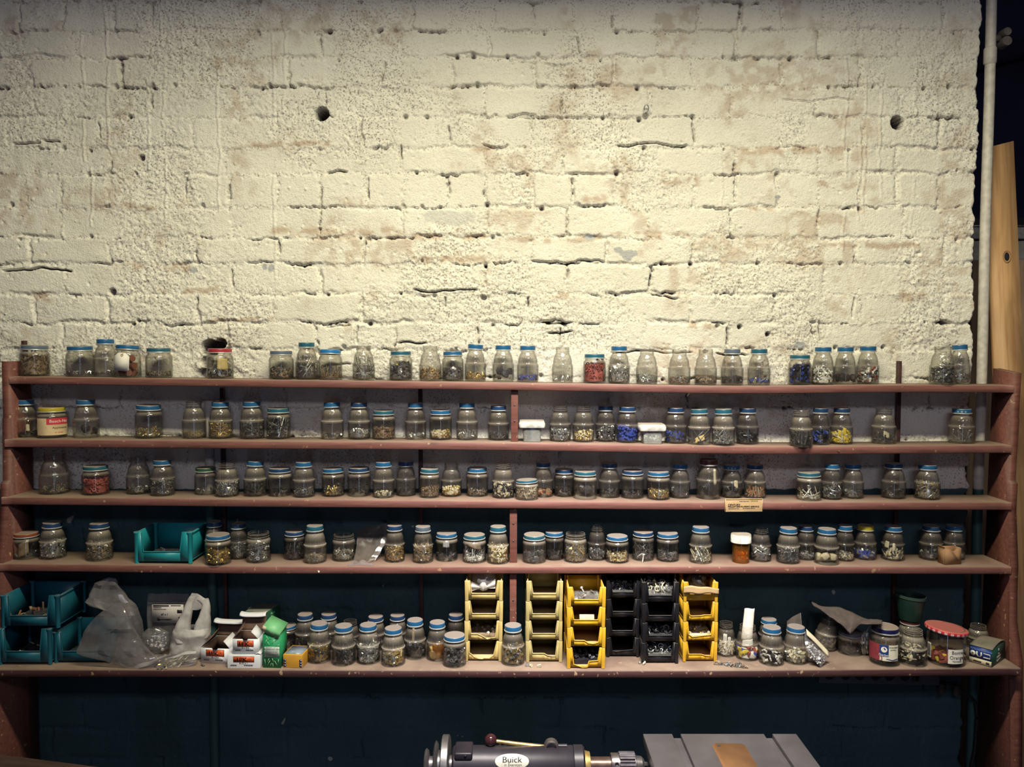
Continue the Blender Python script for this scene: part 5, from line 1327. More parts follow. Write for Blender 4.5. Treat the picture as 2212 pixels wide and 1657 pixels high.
# ================================================================== cartons on the bottom shelf
M_CARTON = pm('white_carton', (.74, .76, .80), .55, 0, .06, 20, dust=.35)
M_KRAFT = pm('kraft_inside', (.13, .075, .055), .8, 0, .12, 60)
M_KRAFT2 = pm('kraft_board', (.33, .19, .10), .75, 0, .14, 50, dust=.3)
M_ORANGE = pm('orange_print', (.62, .10, .03), .5, 0, .1, 40)
ZS = lambda px, py=1446: float(shelf_z(4, P(px, py, -.15)[0]))
def carton(px0, px1, ptop, z0, yf, D, label, rot=0.0, lid=None, size2='8 x 3/4', pk_shift=0, group='white screw cartons', name='screw_carton', torn=True):
    x0, x1 = P(px0, 1430, yf)[0], P(px1, 1430, yf)[0]; W = x1-x0; H = P(px0, ptop, yf)[2]-z0; th = .0012
    t = thing(name, label, 'carton', (x0+W/2, yf, z0+.0003), (0, 0, rot), group); h = W/2
    mb = MB()
    if lid == 'closed':
        mb.box((-h, 0, 0), (h, D, H)); bevel(obj('carton_body', mb, M_CARTON, t), .0008)
        mb = MB(); V, F = grid_sheet(lambda u, v: (h*1.01-.013*u, .002+v*D*.9, H+.0008+.006*math.sin(PI*u)*.5), 6, 6); mb.add(V, F); o = obj('flap', mb, M_CARTON, t, 60); o.modifiers.new('thickness', 'SOLIDIFY').thickness = .001
    else:
        # tray walls: front with its torn notch, sides, back, bottom
        if torn: V, F = prism([(-h, 0), (h, 0), (h, H), (h*.20, H), (h*.10, H*.86), (-h*.10, H*.80), (-h*.20, H*.95), (-h*.24, H), (-h, H)], 0, th)
        else: V, F = prism([(-h, 0), (h, 0), (h, H), (-h, H)], 0, th)
        mb.add(V, F); mb.box((-h, th, 0), (-h+th, D, H)); mb.box((h-th, th, 0), (h, D, H)); mb.box((-h+th, D-th, 0), (h-th, D, H)); mb.box((-h+th, th, 0), (h-th, D-th, th))
        obj('carton_body', mb, M_CARTON, t)
        mb = MB(); i = th*1.02; mb.box((-h+i, th*1.02, th*1.1), (-h+i+.0003, D-i, H-.0005)); mb.box((h-i-.0003, th*1.02, th*1.1), (h-i, D-i, H-.0005)); mb.box((-h+i, D-i-.0003, th*1.1), (h-i, D-i, H-.0005)); mb.box((-h+i, th, th*1.05), (h-i, D-i, th*1.2)); obj('kraft_lining', mb, M_KRAFT, t)
        LH, lean = lid                                   # standing lid: height and backward lean
        mb = MB(); V, F = grid_sheet(lambda u, v: ((u-.5)*2*h*.98, D-.0012+lean*v, H+LH*v), 4, 8); mb.add(V, F); o = obj('lid_panel', mb, M_KRAFT, t, 60); m = o.modifiers.new('thickness', 'SOLIDIFY'); m.thickness = .0012; 
        mb = MB(); V, F = grid_sheet(lambda u, v: ((u-.5)*2*h*1.06, D-.001+lean-.018*math.sin(v*1.5), H+LH+.0030*math.sin(v*2.6)-.007*v*v + .003*(2*u-1)**4), 14, 8); mb.add(V, F); o = obj('tuck_flap', mb, M_CARTON, t, 60); o.modifiers.new('thickness', 'SOLIDIFY').thickness = .0012
        for s in (-1, 1):                                # dust flaps at both sides
            mb = MB(); out_ = .022 if s > 0 else .004
            V = np.array([(s*h, .002, H), (s*h, D*.85, H), (s*(h-.004)+ (out_ if s > 0 else .010), D*.80, H+LH*.62), (s*(h-.002)+(out_*.8 if s > 0 else .016), D*.35, H+LH*.50)])
            if s > 0: V = np.array([(h, .003, H), (h, D*.7, H), (h-.016, D*.62, H+.022), (h-.020, .012, H+.014)])
            mb.add(V, [(0, 1, 2, 3)]); o = obj('dust_flap', mb, M_CARTON if s > 0 else M_KRAFT, t); o.modifiers.new('thickness', 'SOLIDIFY').thickness = .0011
    c = pk_shift*W; lw_ = W*.62/2; lz0, lz1 = H*.50, H*.89
    mb = MB(); mb.box((c-lw_-.0008, -.0004, lz0-.0008), (c+lw_+.0008, .0002, lz1+.0008)); lb = obj('label_border', mb, M_INK, t)
    mb = MB()
    if torn and lid != 'closed': V, F = prism([(c-lw_, lz0), (c+lw_, lz0), (c+lw_, lz1), (c+h*.22, lz1), (c+h*.05, H*.80), (c-h*.12, H*.78), (c-h*.20, lz1), (c-lw_, lz1)], -.0007, -.0003); mb.add(V, F)
    else: mb.box((c-lw_, -.0007, lz0), (c+lw_, -.0003, lz1))
    obj('orange_label', mb, M_ORANGE, lb)
    mb = MB(); text_front(mb, '1PK', .0140, c-lw_*.22, -.0009, (lz0+lz1)/2-.001, 0, .0001, 'CENTER', 1.15, .0004); text_front(mb, size2, .0062, c, -.0006, H*.40, 0, .0001)
    q = random.Random(int(px0))
    for xa, xb in ((-.80, -.45), (.02, .55)):
        xx = xa*h
        while xx < xb*h: l = q.uniform(.001, .003); mb.box((xx, -.0005, H*.20), (xx+l, 0, H*.20+.0030)); xx += l+.0008
    obj('lettering', mb, M_INK, t)
    mb = MB(); text_front(mb, '250', .0062, c+lw_*.55, -.0009, (lz0+lz1)/2, 0, .0001); obj('faded_number', mb, pm('faded_orange_ink', (.30, .05, .02), .6), lb)
    return t, x0, x1, z0+H, yf, D
z5 = ZS(525); yc3 = -.192
C3 = carton(491, 562, 1416, z5, yc3, .075, 'closed white screw carton with an orange 1PK label under an open one', 0, 'closed', '8-32 x 1')
C2 = carton(503.5, 558, 1381, C3[3]+.0012, yc3+.006, .062, 'open white screw carton standing on top of a closed one', .0, (.040, .012), torn=True)
z5 = ZS(465); yc1 = onz(465, 1434, z5)[1]
C1 = carton(433, 497, 1401, z5, yc1, .085, 'open white screw carton at left of the carton group', -.10, (.040, .006), torn=True)
# green carton of nails with its lid askew
yg = onz(588, 1443, ZS(588))[1]; yg = max(yg, YF[4]+.004); x0, x1 = P(568, 1443, yg)[0], P(607, 1443, yg)[0]; W = x1-x0; zg = ZS(588); H = P(568, 1371, yg)[2]-zg; D = .045
M_GREEN = pm('green_carton', (.02, .26, .10), .5, 0, .12, 30, dust=.25); M_LGREEN = pm('pale_green_carton', (.16, .45, .20), .5, 0, .1, 30); M_LG2 = pm('light_green_print', (.35, .62, .38), .5, 0, .05, 30)
gc = thing('nail_carton', 'tall green nail carton with its lid pushed askew', 'carton', (x0+W/2, yg, zg+.0003), (0, 0, -.06)); h = W/2; th = .001
mb = MB(); mb.box((-h, 0, 0), (h, th, H)); mb.box((-h, D-th, 0), (h, D, H)); mb.box((-h, th, 0), (-h+th, D-th, H)); mb.box((h-th, th, 0), (h, D-th, H)); mb.box((-h+th, th, 0), (h-th, D-th, th)); obj('carton_body', mb, M_GREEN, gc)
mb = MB(); mb.box((-h+.004, -.0006, H*.33), (h-.003, 0, H*.63)); lb = obj('white_label', mb, pm('pale_green_label', (.50, .58, .52), .6, 0, .06, 30), gc)
mb = MB(); text_front(mb, 'PLASTERBOARD NAILS', .0036, .0005, -.0008, H*.555, 0, .0001, 'CENTER', 1, .0001); q = random.Random(3)
for zf in (.60, .51, .465, .42, .375):
    xx = -h+.007
    while xx < h-.007: l = q.uniform(.001, .004); mb.box((xx, -.0008, H*zf-.0006), (min(xx+l, h-.006), -.0005, H*zf+.0006)); xx += l+.0008
obj('lettering', mb, M_INK, lb)
mb = MB()
for xa, za, xb, zb in ((-.6,.95,-.35,.82),(-.25,.86,.55,.93),(-.8,.70,-.5,.85),(.05,.72,.3,.84),(.4,.80,.85,.92),(-.45,.78,-.2,.66),(.4,.66,.9,.70),(-.8,.26,-.7,.10),(-.5,.08,-.2,.22),(-.55,.16,-.3,.28),(.05,.28,.2,.17),(.3,.22,.6,.08),(.1,.14,.15,.03),(.75,.26,.7,.12),(-.2,.05,-.05,.14)):
    a_ = np.array([xa*h, -.0003, za*H]); b_ = np.array([xb*h, -.0003, zb*H]); mb.add(*tube([a_, b_], .00055, 5))
obj('nail_print', mb, M_LG2, gc)
ld = obj('lid', MB().box((-h*1.03, -.010, 0), (h*1.03, D*.75, .0012)).box((-h*1.03, -.0112, -.016), (h*1.03, -.010, .0012)).box((h*1.03-.001, -.010, -.012), (h*1.03, D*.7, 0)), M_LGREEN, gc, None, loc=(.004, .004, H+.017), rot=(.25, .42, 0))
mb = MB(); V, F = text_geo('* nails', .0085, .0001); mb.add(np.stack([V[:,0], -V[:,2]-.0114, V[:,1]-.007], -1), F); obj('lid_print', mb, M_LG2, ld)
mb = MB(); mb.box((-h*1.03, -.0116, -.0155), (-h*.62, -.0111, .0008)); obj('worn_corner', mb, M_PAPER, ld)
# small orange carton with a film window
yo = max(onz(632, 1443, ZS(632))[1], YF[4]+.005); x0, x1 = P(611, 1443, yo)[0], P(654, 1443, yo)[0]; W = x1-x0; zo = ZS(632); H = P(611, 1415, yo)[2]-zo; D = .060; h = W/2
M_OCHRE = pm('ochre_carton', (.52, .27, .035), .5, 0, .12, 30)
oc = thing('ochre_carton', 'small ochre carton with a grey window on top beside the first bottom-shelf jars', 'carton', (x0+W/2, yo, zo+.0003), (0, 0, -.10))
mb = MB(); mb.box((-h, 0, 0), (h, D, H)); bevel(obj('carton_body', mb, M_OCHRE, oc), .0007)
mb = MB(); mb.box((-h+.003, .005, H-.0002), (h-.003, D-.006, H+.0008)); obj('window', mb, pm('dusty_window_film', (.22, .26, .33), .3, 0, .3, 60), oc)
mb = MB(); m2 = MB()
for s in (-1, 1):
    for zf in (.16, .36, .56):
        for cx in ((s*h*.82),):
            V, F = cap_lathe([(.0034, 0), (.0034, .0006)], 14); mb.add(np.stack([V[:,0]+cx, -V[:,2], V[:,1]+H*zf], -1), F); V, F = cap_lathe([(.0011, 0), (.0011, .0009)], 10); m2.add(np.stack([V[:,0]+cx+.0008, -V[:,2], V[:,1]+H*zf+.0006], -1), F)
dots = obj('blue_dot_print', mb, pm('dot_blue', (.02, .03, .12), .5), oc); obj('dot_centre_print', m2, M_WINK, dots)
# red and green carton at the back on a plain kraft box
yk = -.085; zk = ZS(550); x0, x1 = P(528, 1359, yk)[0], P(577, 1359, yk)[0]; ztop = P(550, 1359.5, yk)[2]
kb = thing('kraft_box', 'plain kraft box under the red and green carton', 'box', ((x0+x1)/2, yk-.002, zk+.0003))
mb = MB(); mb.box((-.036, 0, 0), (.036, .062, ztop-zk-.001)); bevel(obj('box_body', mb, M_KRAFT2, kb), .0008); mb = MB(); mb.box((-.003, -.0005, .004), (.003, 0, ztop-zk-.003)); obj('tape', mb, M_PAPER, kb)
W = x1-x0; h = W/2; H = P(528, 1322, yk)[2]-ztop; D = .068
rg = thing('anchor_carton', 'green carton with a red and white front standing at the back', 'carton', ((x0+x1)/2, yk, ztop+.0003), (0, 0, -.22))
mb = MB(); mb.box((-h, 0, 0), (h, D, H)); bevel(obj('carton_body', mb, pm('dark_green_carton', (.02, .11, .06), .5, 0, .15, 30, dust=.6), rg), .0007)
mb = MB(); mb.box((-h, -.0006, 0), (h, 0, H-.003)); fp = obj('white_front', mb, M_WPAPER, rg)
mb = MB(); mb.box((-h+.0012, -.0010, .004), (h*.46, -.0005, H-.0045)); rp_ = obj('red_panel', mb, pm('carton_red', (.40, .03, .08), .5, 0, .08, 30), fp)
mb = MB(); text_front(mb, 'Flat Washers', .0068, -h+.004, -.0012, H*.74, 0, .0001, 'LEFT', .95); text_front(mb, 'Arandelas planas', .0056, -h+.004, -.0012, H*.50, 0, .0001, 'LEFT', .9); obj('lettering', mb, M_WINK, rp_)
mb = MB(); cx = h*.73; V, F = cap_lathe([(.0040, 0), (.0040, .0004)], 16); mb.add(np.stack([V[:,0]+cx, -.0007-V[:,2], V[:,1]+H*.80], -1), F)
V, F = prism([(cx-.0008, .006), (cx+.0008, .006), (cx+.0010, H*.38), (cx+.0030, H*.46), (cx+.0026, H*.56), (cx+.0008, H*.66), (cx-.0008, H*.66), (cx-.0026, H*.56), (cx-.0030, H*.46), (cx-.0010, H*.38)], -.0010, -.0006); mb.add(V, F); obj('screw_picture', mb, M_INK, fp)
mb = MB()
for i in range(3): V, F = text_geo('Plastic', .009, .0001); mb.add(np.stack([V[:,2]+h+.0002, V[:,0]+D*.5, V[:,1]+H*(.75-.22*i)], -1), F); break
obj('side_print', mb, M_LG2, rg)
# blue and green carton at the right end
zb_ = ZS(2140); p = onz(2142, 1442.5, zb_); a_, b_ = .050, .088; phi = math.radians(50)
py_ = max(p[1], YF[4]+.003)
bx = thing('clip_carton', 'small dark green carton with a blue label at the right end', 'carton', (P(2142, 1442, py_)[0], py_, zb_+.0003), (0, 0, -phi))
H = P(2142, 1405, py_)[2]-zb_
mb = MB()
V, F = prism([(-a_, 0), (0, 0), (0, H), (-a_, H)], 0, b_); V = np.array(V); mb.add(V, F); obj('carton_body', mb, pm('deep_green_carton', (.012, .06, .045), .5, 0, .15, 30, dust=.75), bx)
mb = MB(); V, F = grid_sheet(lambda u, v: (-a_+u*a_*1.02, -.001+v*(b_+.003), H+.0006+.009*math.sin(PI*v*.9)*(.5+.5*u)), 8, 8); mb.add(V, F); o = obj('lid_flap', mb, MATS['deep_green_carton'], bx, 60); o.modifiers.new('thickness', 'SOLIDIFY').thickness = .0009
mb = MB(); mb.box((-a_+.0015, -.0007, H*.32), (-.0015, 0, H*.97)); bp_ = obj('blue_panel', mb, pm('carton_blue', (.012, .04, .22), .5, 0, .1, 30), bx)
mb = MB(); mb.box((-a_+.0005, -.0006, H*.02), (-.0005, 0, H*.32)); wp_ = obj('white_panel', mb, M_PAPER, bx)
mb = MB(); text_front(mb, 'Machine Screws', .0066, -a_*.42, -.0009, H*.84, 0, .0001, 'CENTER', 1.0); text_front(mb, 'R', .007, -a_*.90, -.0009, H*.84, 0, .0001); obj('lettering', mb, pm('pale_blue_ink', (.25, .35, .60), .6), bp_)
mb = MB()
V, F = cap_lathe([(.0062, 0), (.0062, .0004)], 20); mb.add(np.stack([V[:,0]-a_*.83, -.0007-V[:,2], V[:,1]+H*.58], -1), F)
mb.add(*tube([(-a_*.65, -.0009, H*.72), (-a_*.655, -.0009, H*.55), (-a_*.60, -.0009, H*.45), (-a_*.50, -.0009, H*.45), (-a_*.455, -.0009, H*.55), (-a_*.46, -.0009, H*.72)], .0016, 6)); mb.add(*tube([(-a_*.36, -.0009, H*.68), (-a_*.08, -.0009, H*.68), (-a_*.06, -.0009, H*.46), (-a_*.36, -.0009, H*.46)], .0014, 6)); obj('clip_pictures', mb, M_WINK, bp_)
mb = MB(); mb.box((-a_*.80, -.0009, H*.10), (-a_*.45, -.0005, H*.19)); mb.box((-a_*.25, -.0009, H*.10), (-a_*.10, -.0005, H*.22)); V, F = cap_lathe([(.0016, 0), (.0016, .0003)], 10); mb.add(np.stack([V[:,0]-a_*.83, -.0010-V[:,2], V[:,1]+H*.58], -1), F); obj('dark_print', mb, M_INK, wp_)
mb = MB()
for s, zf, sz in (('The', .55, .007), ('Hillman', .40, .008), ('Fastener', .22, .007)):
    V, F = text_geo(s, sz, .0001); mb.add(np.stack([V[:,2]+.0003, V[:,0]+b_*.5, V[:,1]+V[:,0]*.15+H*zf], -1), F)
V, F = cap_lathe([(.0034, 0), (.0034, .0003)], 14); mb.add(np.stack([V[:,2]+.0002, V[:,0]+b_*.5, V[:,1]+H*.78], -1), F)
obj('side_print', mb, M_WINK, bx)
# little open cardboard box on the fourth shelf
zb_ = float(shelf_z(3, P(2055, 1218, -.12)[0])); yb_ = max(onz(2057, 1220, zb_)[1], YF[3]+.004); x0, x1 = P(2039, 1220, yb_)[0], P(2078, 1220, yb_)[0]; W = x1-x0; H = P(2060, 1185, yb_)[2]-zb_; D = .026; h = W/2
ob_ = thing('cardboard_box', 'little open cardboard box with a notched front on the fourth shelf', 'box', (x0+h, yb_, zb_+.0003), (0, 0, .16))
mb = MB(); V, F = prism([(-h, 0), (h, 0), (h, H), (h*.45, H*.97), (h*.15, H*.84), (-h*.15, H*.84), (-h*.35, H*.96), (-h, H)], 0, .0012); mb.add(V, F); mb.box((-h, .0012, 0), (-h+.0012, D, H*1.04)); mb.box((h-.0012, .0012, 0), (h, D, H)); mb.box((-h+.0012, D-.0012, 0), (h-.0012, D, H)); mb.box((-h+.0012, .0012, 0), (h-.0012, D-.0012, .0012)); obj('box_body', mb, M_KRAFT2, ob_)
mb = MB(); V, F = grid_sheet(lambda u, v: (-h+.0006-.004*v, .0012+u*(D-.003), H*1.04+.004*v), 3, 3); mb.add(V, F); o = obj('flap', mb, M_KRAFT2, ob_); o.modifiers.new('thickness', 'SOLIDIFY').thickness = .001

# ================================================================== plastic bags
def crumple(V, amp, sc_, seed):
    n = np.stack([vnoise(V[:,0]*sc_+50, V[:,2]*sc_+V[:,1]*sc_*.7+50, seed+i)-.5 for i in range(3)], -1); n2 = np.stack([vnoise(V[:,0]*sc_*2.7+90, V[:,2]*sc_*2.7+V[:,1]*sc_*2+90, seed+5+i)-.5 for i in range(3)], -1)
    r1 = 1-2*np.abs(n); return V + (n*.9 + n2*.4 + (r1-.5)*[0, .55, 0])*amp
def loft_bag(rows, mat, parent, name, amp=.007, sc_=45, seed=1, nu=40, nv=36, ang=28):
    """rows: (py, pxl, pxr, Yfront, Yback); a flattened closed pouch"""
    R = np.array(rows, float); tt = np.linspace(0, 1, len(R)); ts = np.linspace(0, 1, nv)
    Q = np.stack([np.interp(ts, tt, R[:,c]) for c in range(5)], -1)
    for _ in range(1): Q[1:-1] = (Q[:-2]+2*Q[1:-1]+Q[2:])/4
    V = []
    for py, xl, xr, yf, yb in Q:
        ym = (yf+yb)/2; A = P(xl, py, ym); B = P(xr, py, ym)
        for i in range(nu):
            a = 2*PI*i/nu; u = .5-.5*math.cos(a); d = math.sin(a)
            d = math.copysign(abs(d)**.6, d); y = ym + (yf-ym)*d if d > 0 else ym + (yb-ym)*(-d)
            V.append((A[0]+(B[0]-A[0])*u, y, A[2]+(B[2]-A[2])*u))
    V = crumple(np.array(V), amp, sc_, seed)
    F = [(j*nu+i, j*nu+(i+1) % nu, (j+1)*nu+(i+1) % nu, (j+1)*nu+i) for j in range(nv-1) for i in range(nu)]
    mb = MB(); mb.add(V, F); return obj(name, mb, mat, parent, ang)
HAZY = clear_mat('hazy_plastic_film', (.9,.9,.92), (.6,.6,.62), (.50,.47,.49), 0.22, 0.12, True, 0.08)
bg = thing('plastic_bag', 'large cloudy plastic bag slumped over the blue-teal bin', 'bag', (0, 0, 0))
loft_bag([(1250,226,246,-.115,-.105),(1262,198,258,-.122,-.102),(1288,189,274,-.130,-.098),(1306,180,288,-.135,-.095),(1314,226,298,-.140,-.096),(1322,262,303,-.145,-.096),(1385,262,304,-.150,-.092),(1412,264,302,-.150,-.095)], CLOUDY, bg, 'upper_bag', .014, 30, 21, 24, 18, 14)
loft_bag([(1303,248,264,-.180,-.172),(1318,224,270,-.186,-.173),(1340,196,280,-.192,-.174),(1368,180,296,-.195,-.174),(1395,170,312,-.197,-.174),(1414,160,330,-.198,-.175),(1428,238,345,-.198,-.178),(1441,270,330,-.197,-.180)], HAZY, bg, 'lower_bag', .007, 34, 31, 26, 20, 14)
loft_bag([(1376,262,296,-.164,-.142),(1388,250,300,-.168,-.138),(1410,250,306,-.170,-.138),(1430,262,328,-.170,-.138),(1438,284,316,-.170,-.150)], CLOUDY, bg, 'bag_contents', .012, 55, 41)
mb = MB()
def _tail(u, v):
    p = P(284+u*140, 1442-u*36+v*(9-u*4)-6*math.sin(PI*u), -.194+u*.02); return p + np.array([0, .002*math.sin(9*u+3*v), .0015*math.sin(17*u)])
V, F = grid_sheet(_tail, 24, 5); mb.add(V, F); obj('bag_tail', mb, MILKY, bg, 60)
sb = thing('shopping_bag', 'small white plastic carrier bag with looped handles', 'bag', (0, 0, 0))
loft_bag([(1356,376,453,-.142,-.112),(1366,374,454,-.155,-.095),(1380,373,452,-.150,-.085),(1400,370,449,-.152,-.08),(1411,366,444,-.152,-.08),(1416,374,436,-.150,-.09)], MILKY, sb, 'bag_body', .007, 40, 51)
loft_bag([(1288,410,424,-.122,-.116),(1302,403,419,-.126,-.112),(1325,392,415,-.132,-.108),(1350,381,411,-.140,-.104),(1372,377,409,-.148,-.100),(1384,382,408,-.15,-.11)], MILKY, sb, 'handle', .004, 40, 61, 24, 24)
loft_bag([(1294,425,450,-.122,-.114),(1305,437,453,-.124,-.110),(1328,430,454,-.130,-.106),(1350,423,454,-.138,-.102),(1368,417,453,-.145,-.100),(1375,420,450,-.145,-.11)], MILKY, sb, 'handle', .004, 40, 71, 24, 24)
loft_bag([(1282,414,426,-.119,-.115),(1290,410,436,-.120,-.112),(1300,407,451,-.120,-.110),(1310,406,449,-.119,-.111),(1317,409,430,-.118,-.113)], MILKY, sb, 'handle_top', .003, 50, 81, 24, 16)
# clear zip bag with a printed card, standing at the back
yb_ = -.070; zb_ = ZS(360)
zbag = thing('zip_bag', 'clear zip bag with a screw-printed card at the back of the bottom shelf', 'bag', (0, 0, 0))
loft_bag([(1282,319,408,yb_-.002,yb_+.002),(1302,318,409,yb_-.003,yb_+.004),(1345,318,409,yb_-.008,yb_+.008),(1380,319,408,yb_-.012,yb_+.012),(1398,320,407,yb_-.012,yb_+.012)], FILM, zbag, 'pouch', .003, 30, 91)
mb = MB(); A = P(319, 1303, yb_-.006); B = P(409, 1302, yb_-.006); mb.add(*tube([A, (A+B)/2, B], .0010, 6)); obj('zip_seal', mb, FILM, zbag, 60)
yl = yb_-.013; A = P(329, 1347, yl); B = P(396, 1306, yl); W, H = B[0]-A[0], B[2]-A[2]
mb = MB(); mb.box((A[0], yl, A[2]), (B[0], yl+.0008, B[2])); cdx = obj('printed_card', mb, M_GLABEL if False else pm('grey_white_card', (.52, .48, .46), .65, 0, .08, 40), zbag)
mb = MB(); X = lambda u: A[0]+u*W; Z = lambda v: A[2]+v*H
mb.box((X(.04), yl-.0004, Z(.90)), (X(.54), yl, Z(.97))); mb.box((X(.02), yl-.0004, Z(.02)), (X(.98), yl, Z(.06))); mb.box((X(.60), yl-.0004, Z(.92)), (X(.92), yl, Z(.96))); mb.box((X(.05), yl-.0004, Z(.82)), (X(.30), yl, Z(.855))); mb.box((X(.05), yl-.0004, Z(.73)), (X(.45), yl, Z(.755))); mb.box((X(.80), yl-.0004, Z(.55)), (X(.96), yl, Z(.72))); mb.box((X(.84), yl-.0004, Z(.12)), (X(.95), yl, Z(.35)))
V, F = prism([(X(.16), Z(.18)), (X(.22), Z(.13)), (X(.26), Z(.20)), (X(.52), Z(.17)), (X(.64), Z(.22)), (X(.54), Z(.28)), (X(.26), Z(.28)), (X(.22), Z(.34)), (X(.16), Z(.30))], yl-.0006, yl-.0001); mb.add(V, F)
text_front(mb, '#7 x 1', .0068, X(.40), yl-.0004, Z(.48), 0, .0001, 'CENTER', 1, .0002); obj('card_print', mb, M_INK, cdx)
# bag of bright bolts and a flat bag of nails
bb = thing('bolt_bag', 'clear bag of bright bolts beside the white carrier bag', 'bag', (0, 0, 0))
loft_bag([(1356,322,342,-.110,-.100),(1366,308,362,-.116,-.092),(1385,306,366,-.120,-.088),(1400,312,364,-.122,-.088),(1406,320,360,-.122,-.09)], FILM, bb, 'pouch', .004, 60, 101)
def heap_at(name, label, pts, kinds, mets, n, seed, spread, flat=False, parent=None):
    rr = np.random.RandomState(seed); mb = MB(); um = list(dict.fromkeys(mets))
    for i in range(n):
        c = pts[rr.randint(len(pts))]; V, L, T = TPL[kinds[rr.randint(len(kinds))]]; M = rand_rot(1, rr)[0]
        W = V @ M.T
        if flat: W[:,2] *= .35
        W = W + np.array(c) + rr.normal(size=3)*spread; 
        dz = min(0, W[:,2].min()-ZB); W[:,2] -= dz; mb.add(W, (L, T), um.index(mets[rr.randint(len(mets))]))
    o = obj(name, mb, [CM[m_] for m_ in um], parent, 40)
    if parent is None: tag(o, label, 'hardware', None, 'stuff')
    return o
ZB = ZS(340)+.0006
heap_at('bolt_heap', 'bright bolt heap inside the clear bag beside the carrier bag', [P(px, py, -.105) for px, py in ((325,1384),(335,1380),(343,1386),(348,1380),(350,1390),(340,1392),(346,1394),(330,1390))], ['bolt', 'nut', 'disc'], ['steel', 'white', 'grey'], 80, 5, [.004, .003, .003])
nb = thing('nail_bag', 'flat clear bag of long brassy nails lying on the bottom shelf', 'bag', (0, 0, 0))
loft_bag([(1414,332,416,-.168,-.157),(1420,322,428,-.178,-.155),(1434,318,424,-.189,-.155),(1441,322,398,-.190,-.160)], FILM, nb, 'pouch', .003, 60, 111)
heap_at('nail_heap', 'long brassy nail heap inside the flat bag on the bottom shelf', [onz(px, py, ZB+.004) for px, py in ((342,1431),(350,1431),(365,1431),(380,1430),(392,1430),(348,1429),(365,1429),(345,1433),(356,1433))], ['longnail', 'longnail', 'screw'], ['cream', 'brass', 'grey', 'steel'], 70, 6, [.004, .003, .002], True)
# slanting bag of silver screws with a card header
sbg = thing('screw_bag', 'clear bag of silver screws with a cream card header, slanting', 'bag', (0, 0, 0))
c00, c10, c11, c01 = P(1737, 1362, -.155), P(1741, 1404, -.178), onz(1772, 1442, ZS(1770)+.002), P(1793, 1417, -.165)
if c11[1] < YF[4]+.008: c11 = P(1772, 1442, YF[4]+.008)
c11 = np.array(c11); c11[2] = max(c11[2], ZS(1770)+.003)
def _pouch(side):
    nrm = np.cross(c01-c00, c10-c00); nrm /= np.linalg.norm(nrm)
    if nrm[1] > 0: nrm = -nrm
    return lambda u, v: (c00*(1-u)*(1-v)+c01*u*(1-v)+c10*(1-u)*v+c11*u*v) + nrm*side*(.007*math.sin(PI*u)**.7*math.sin(PI*min(1, v*1.0))**.7 + .0012*math.sin(13*u+9*v))
V1, F1 = grid_sheet(_pouch(1), 20, 16); V2, F2 = grid_sheet(_pouch(-1), 20, 16); mb = MB(); mb.add(V1, F1); mb.add(V2, [tuple(reversed(f)) for f in F2]); obj('pouch', mb, FILM, sbg, 60)
ev = np.cross(c01-c00, c10-c00); ev /= np.linalg.norm(ev); ev = -ev if ev[1] > 0 else ev
def _hd(u, v): return c00*(1-u)+c01*u + (c10-c00)/np.linalg.norm(c10-c00)*(v*.014-.002) + ev*(.008 if True else 0)*(1+.15*math.sin(6*u))
V, F = grid_sheet(lambda u, v: _hd(u*.86, v), 12, 3); mb = MB(); mb.add(V, F); o = obj('card_header', mb, M_PAPER, sbg, 60); o.modifiers.new('thickness', 'SOLIDIFY').thickness = .001
rr = np.random.RandomState(8); mb = MB()
for i in range(110):
    u, v = rr.uniform(.12, .9), rr.uniform(.35, .93); V, L, T = TPL[['screw', 'tube', 'nut', 'washer'][rr.randint(4)]]; W = V*.75 @ rand_rot(1, rr)[0].T + _pouch(rr.uniform(-.5, .6))(u, v); W[:,2] = np.maximum(W[:,2], ZS(1770)+.001); mb.add(W, (L, T), rr.randint(3))
o = obj('screw_heap', mb, [M_STEEL, M_WHITE, M_GREY], None, 40); tag(o, 'silver screw heap inside the slanting bag with a card header', 'hardware', None, 'stuff')
# dusty plastic sheet leaning on the fourth shelf
sh = thing('plastic_sheet', 'crumpled dusty plastic sheet leaning at the back of the fourth shelf', 'sheet', (0, 0, 0))
zb_ = float(shelf_z(3, P(790, 1220, -.1)[0]))
def _sh(u, v):
    t_ = P(772+u*64, 1142-u*11, -.026); d_ = P(764+u*46-4*math.sin(PI*u), 1222-2*u, -.120+.030*u); d_ = np.array([d_[0], d_[1], zb_+.0012]); q = t_*(1-v)+d_*v
    return q + np.array([.010*math.sin(PI*v)*u, .008*math.sin(PI*v)-.006*math.sin(6*u+3*v)*v, .0])
V, F = grid_sheet(_sh, 24, 24); V = crumple(V, .004, 60, 9); V[:,2] = np.maximum(V[:,2], zb_+.0008); mb = MB(); mb.add(V, F); obj('sheet', mb, SMOKY, sh, 60)
def _fr(u, v):
    a_ = _sh(1, u)*(1-v)+(_sh(1, u)+np.array([-.016*u-.003, -.004, -.001]))*v; return a_ + np.array([.0015*math.sin(25*u), -.002, .001*math.sin(31*u+v)])
V, F = grid_sheet(_fr, 30, 4); V[:,2] = np.maximum(V[:,2], zb_+.0009); mb = MB(); mb.add(V, F); obj('torn_edge', mb, CLOUDY, sh, 60)
def _ft(u, v): return np.array([P(752+u*56, 1222, -.12)[0], -.132+.014*v, zb_+.0012+.012*v*(.4+.6*abs(math.sin(8*u)))*math.sin(PI*min(1, u+.05))])
V, F = grid_sheet(_ft, 24, 6); mb = MB(); mb.add(V, F); obj('torn_foot', mb, CLOUDY, sh, 60)
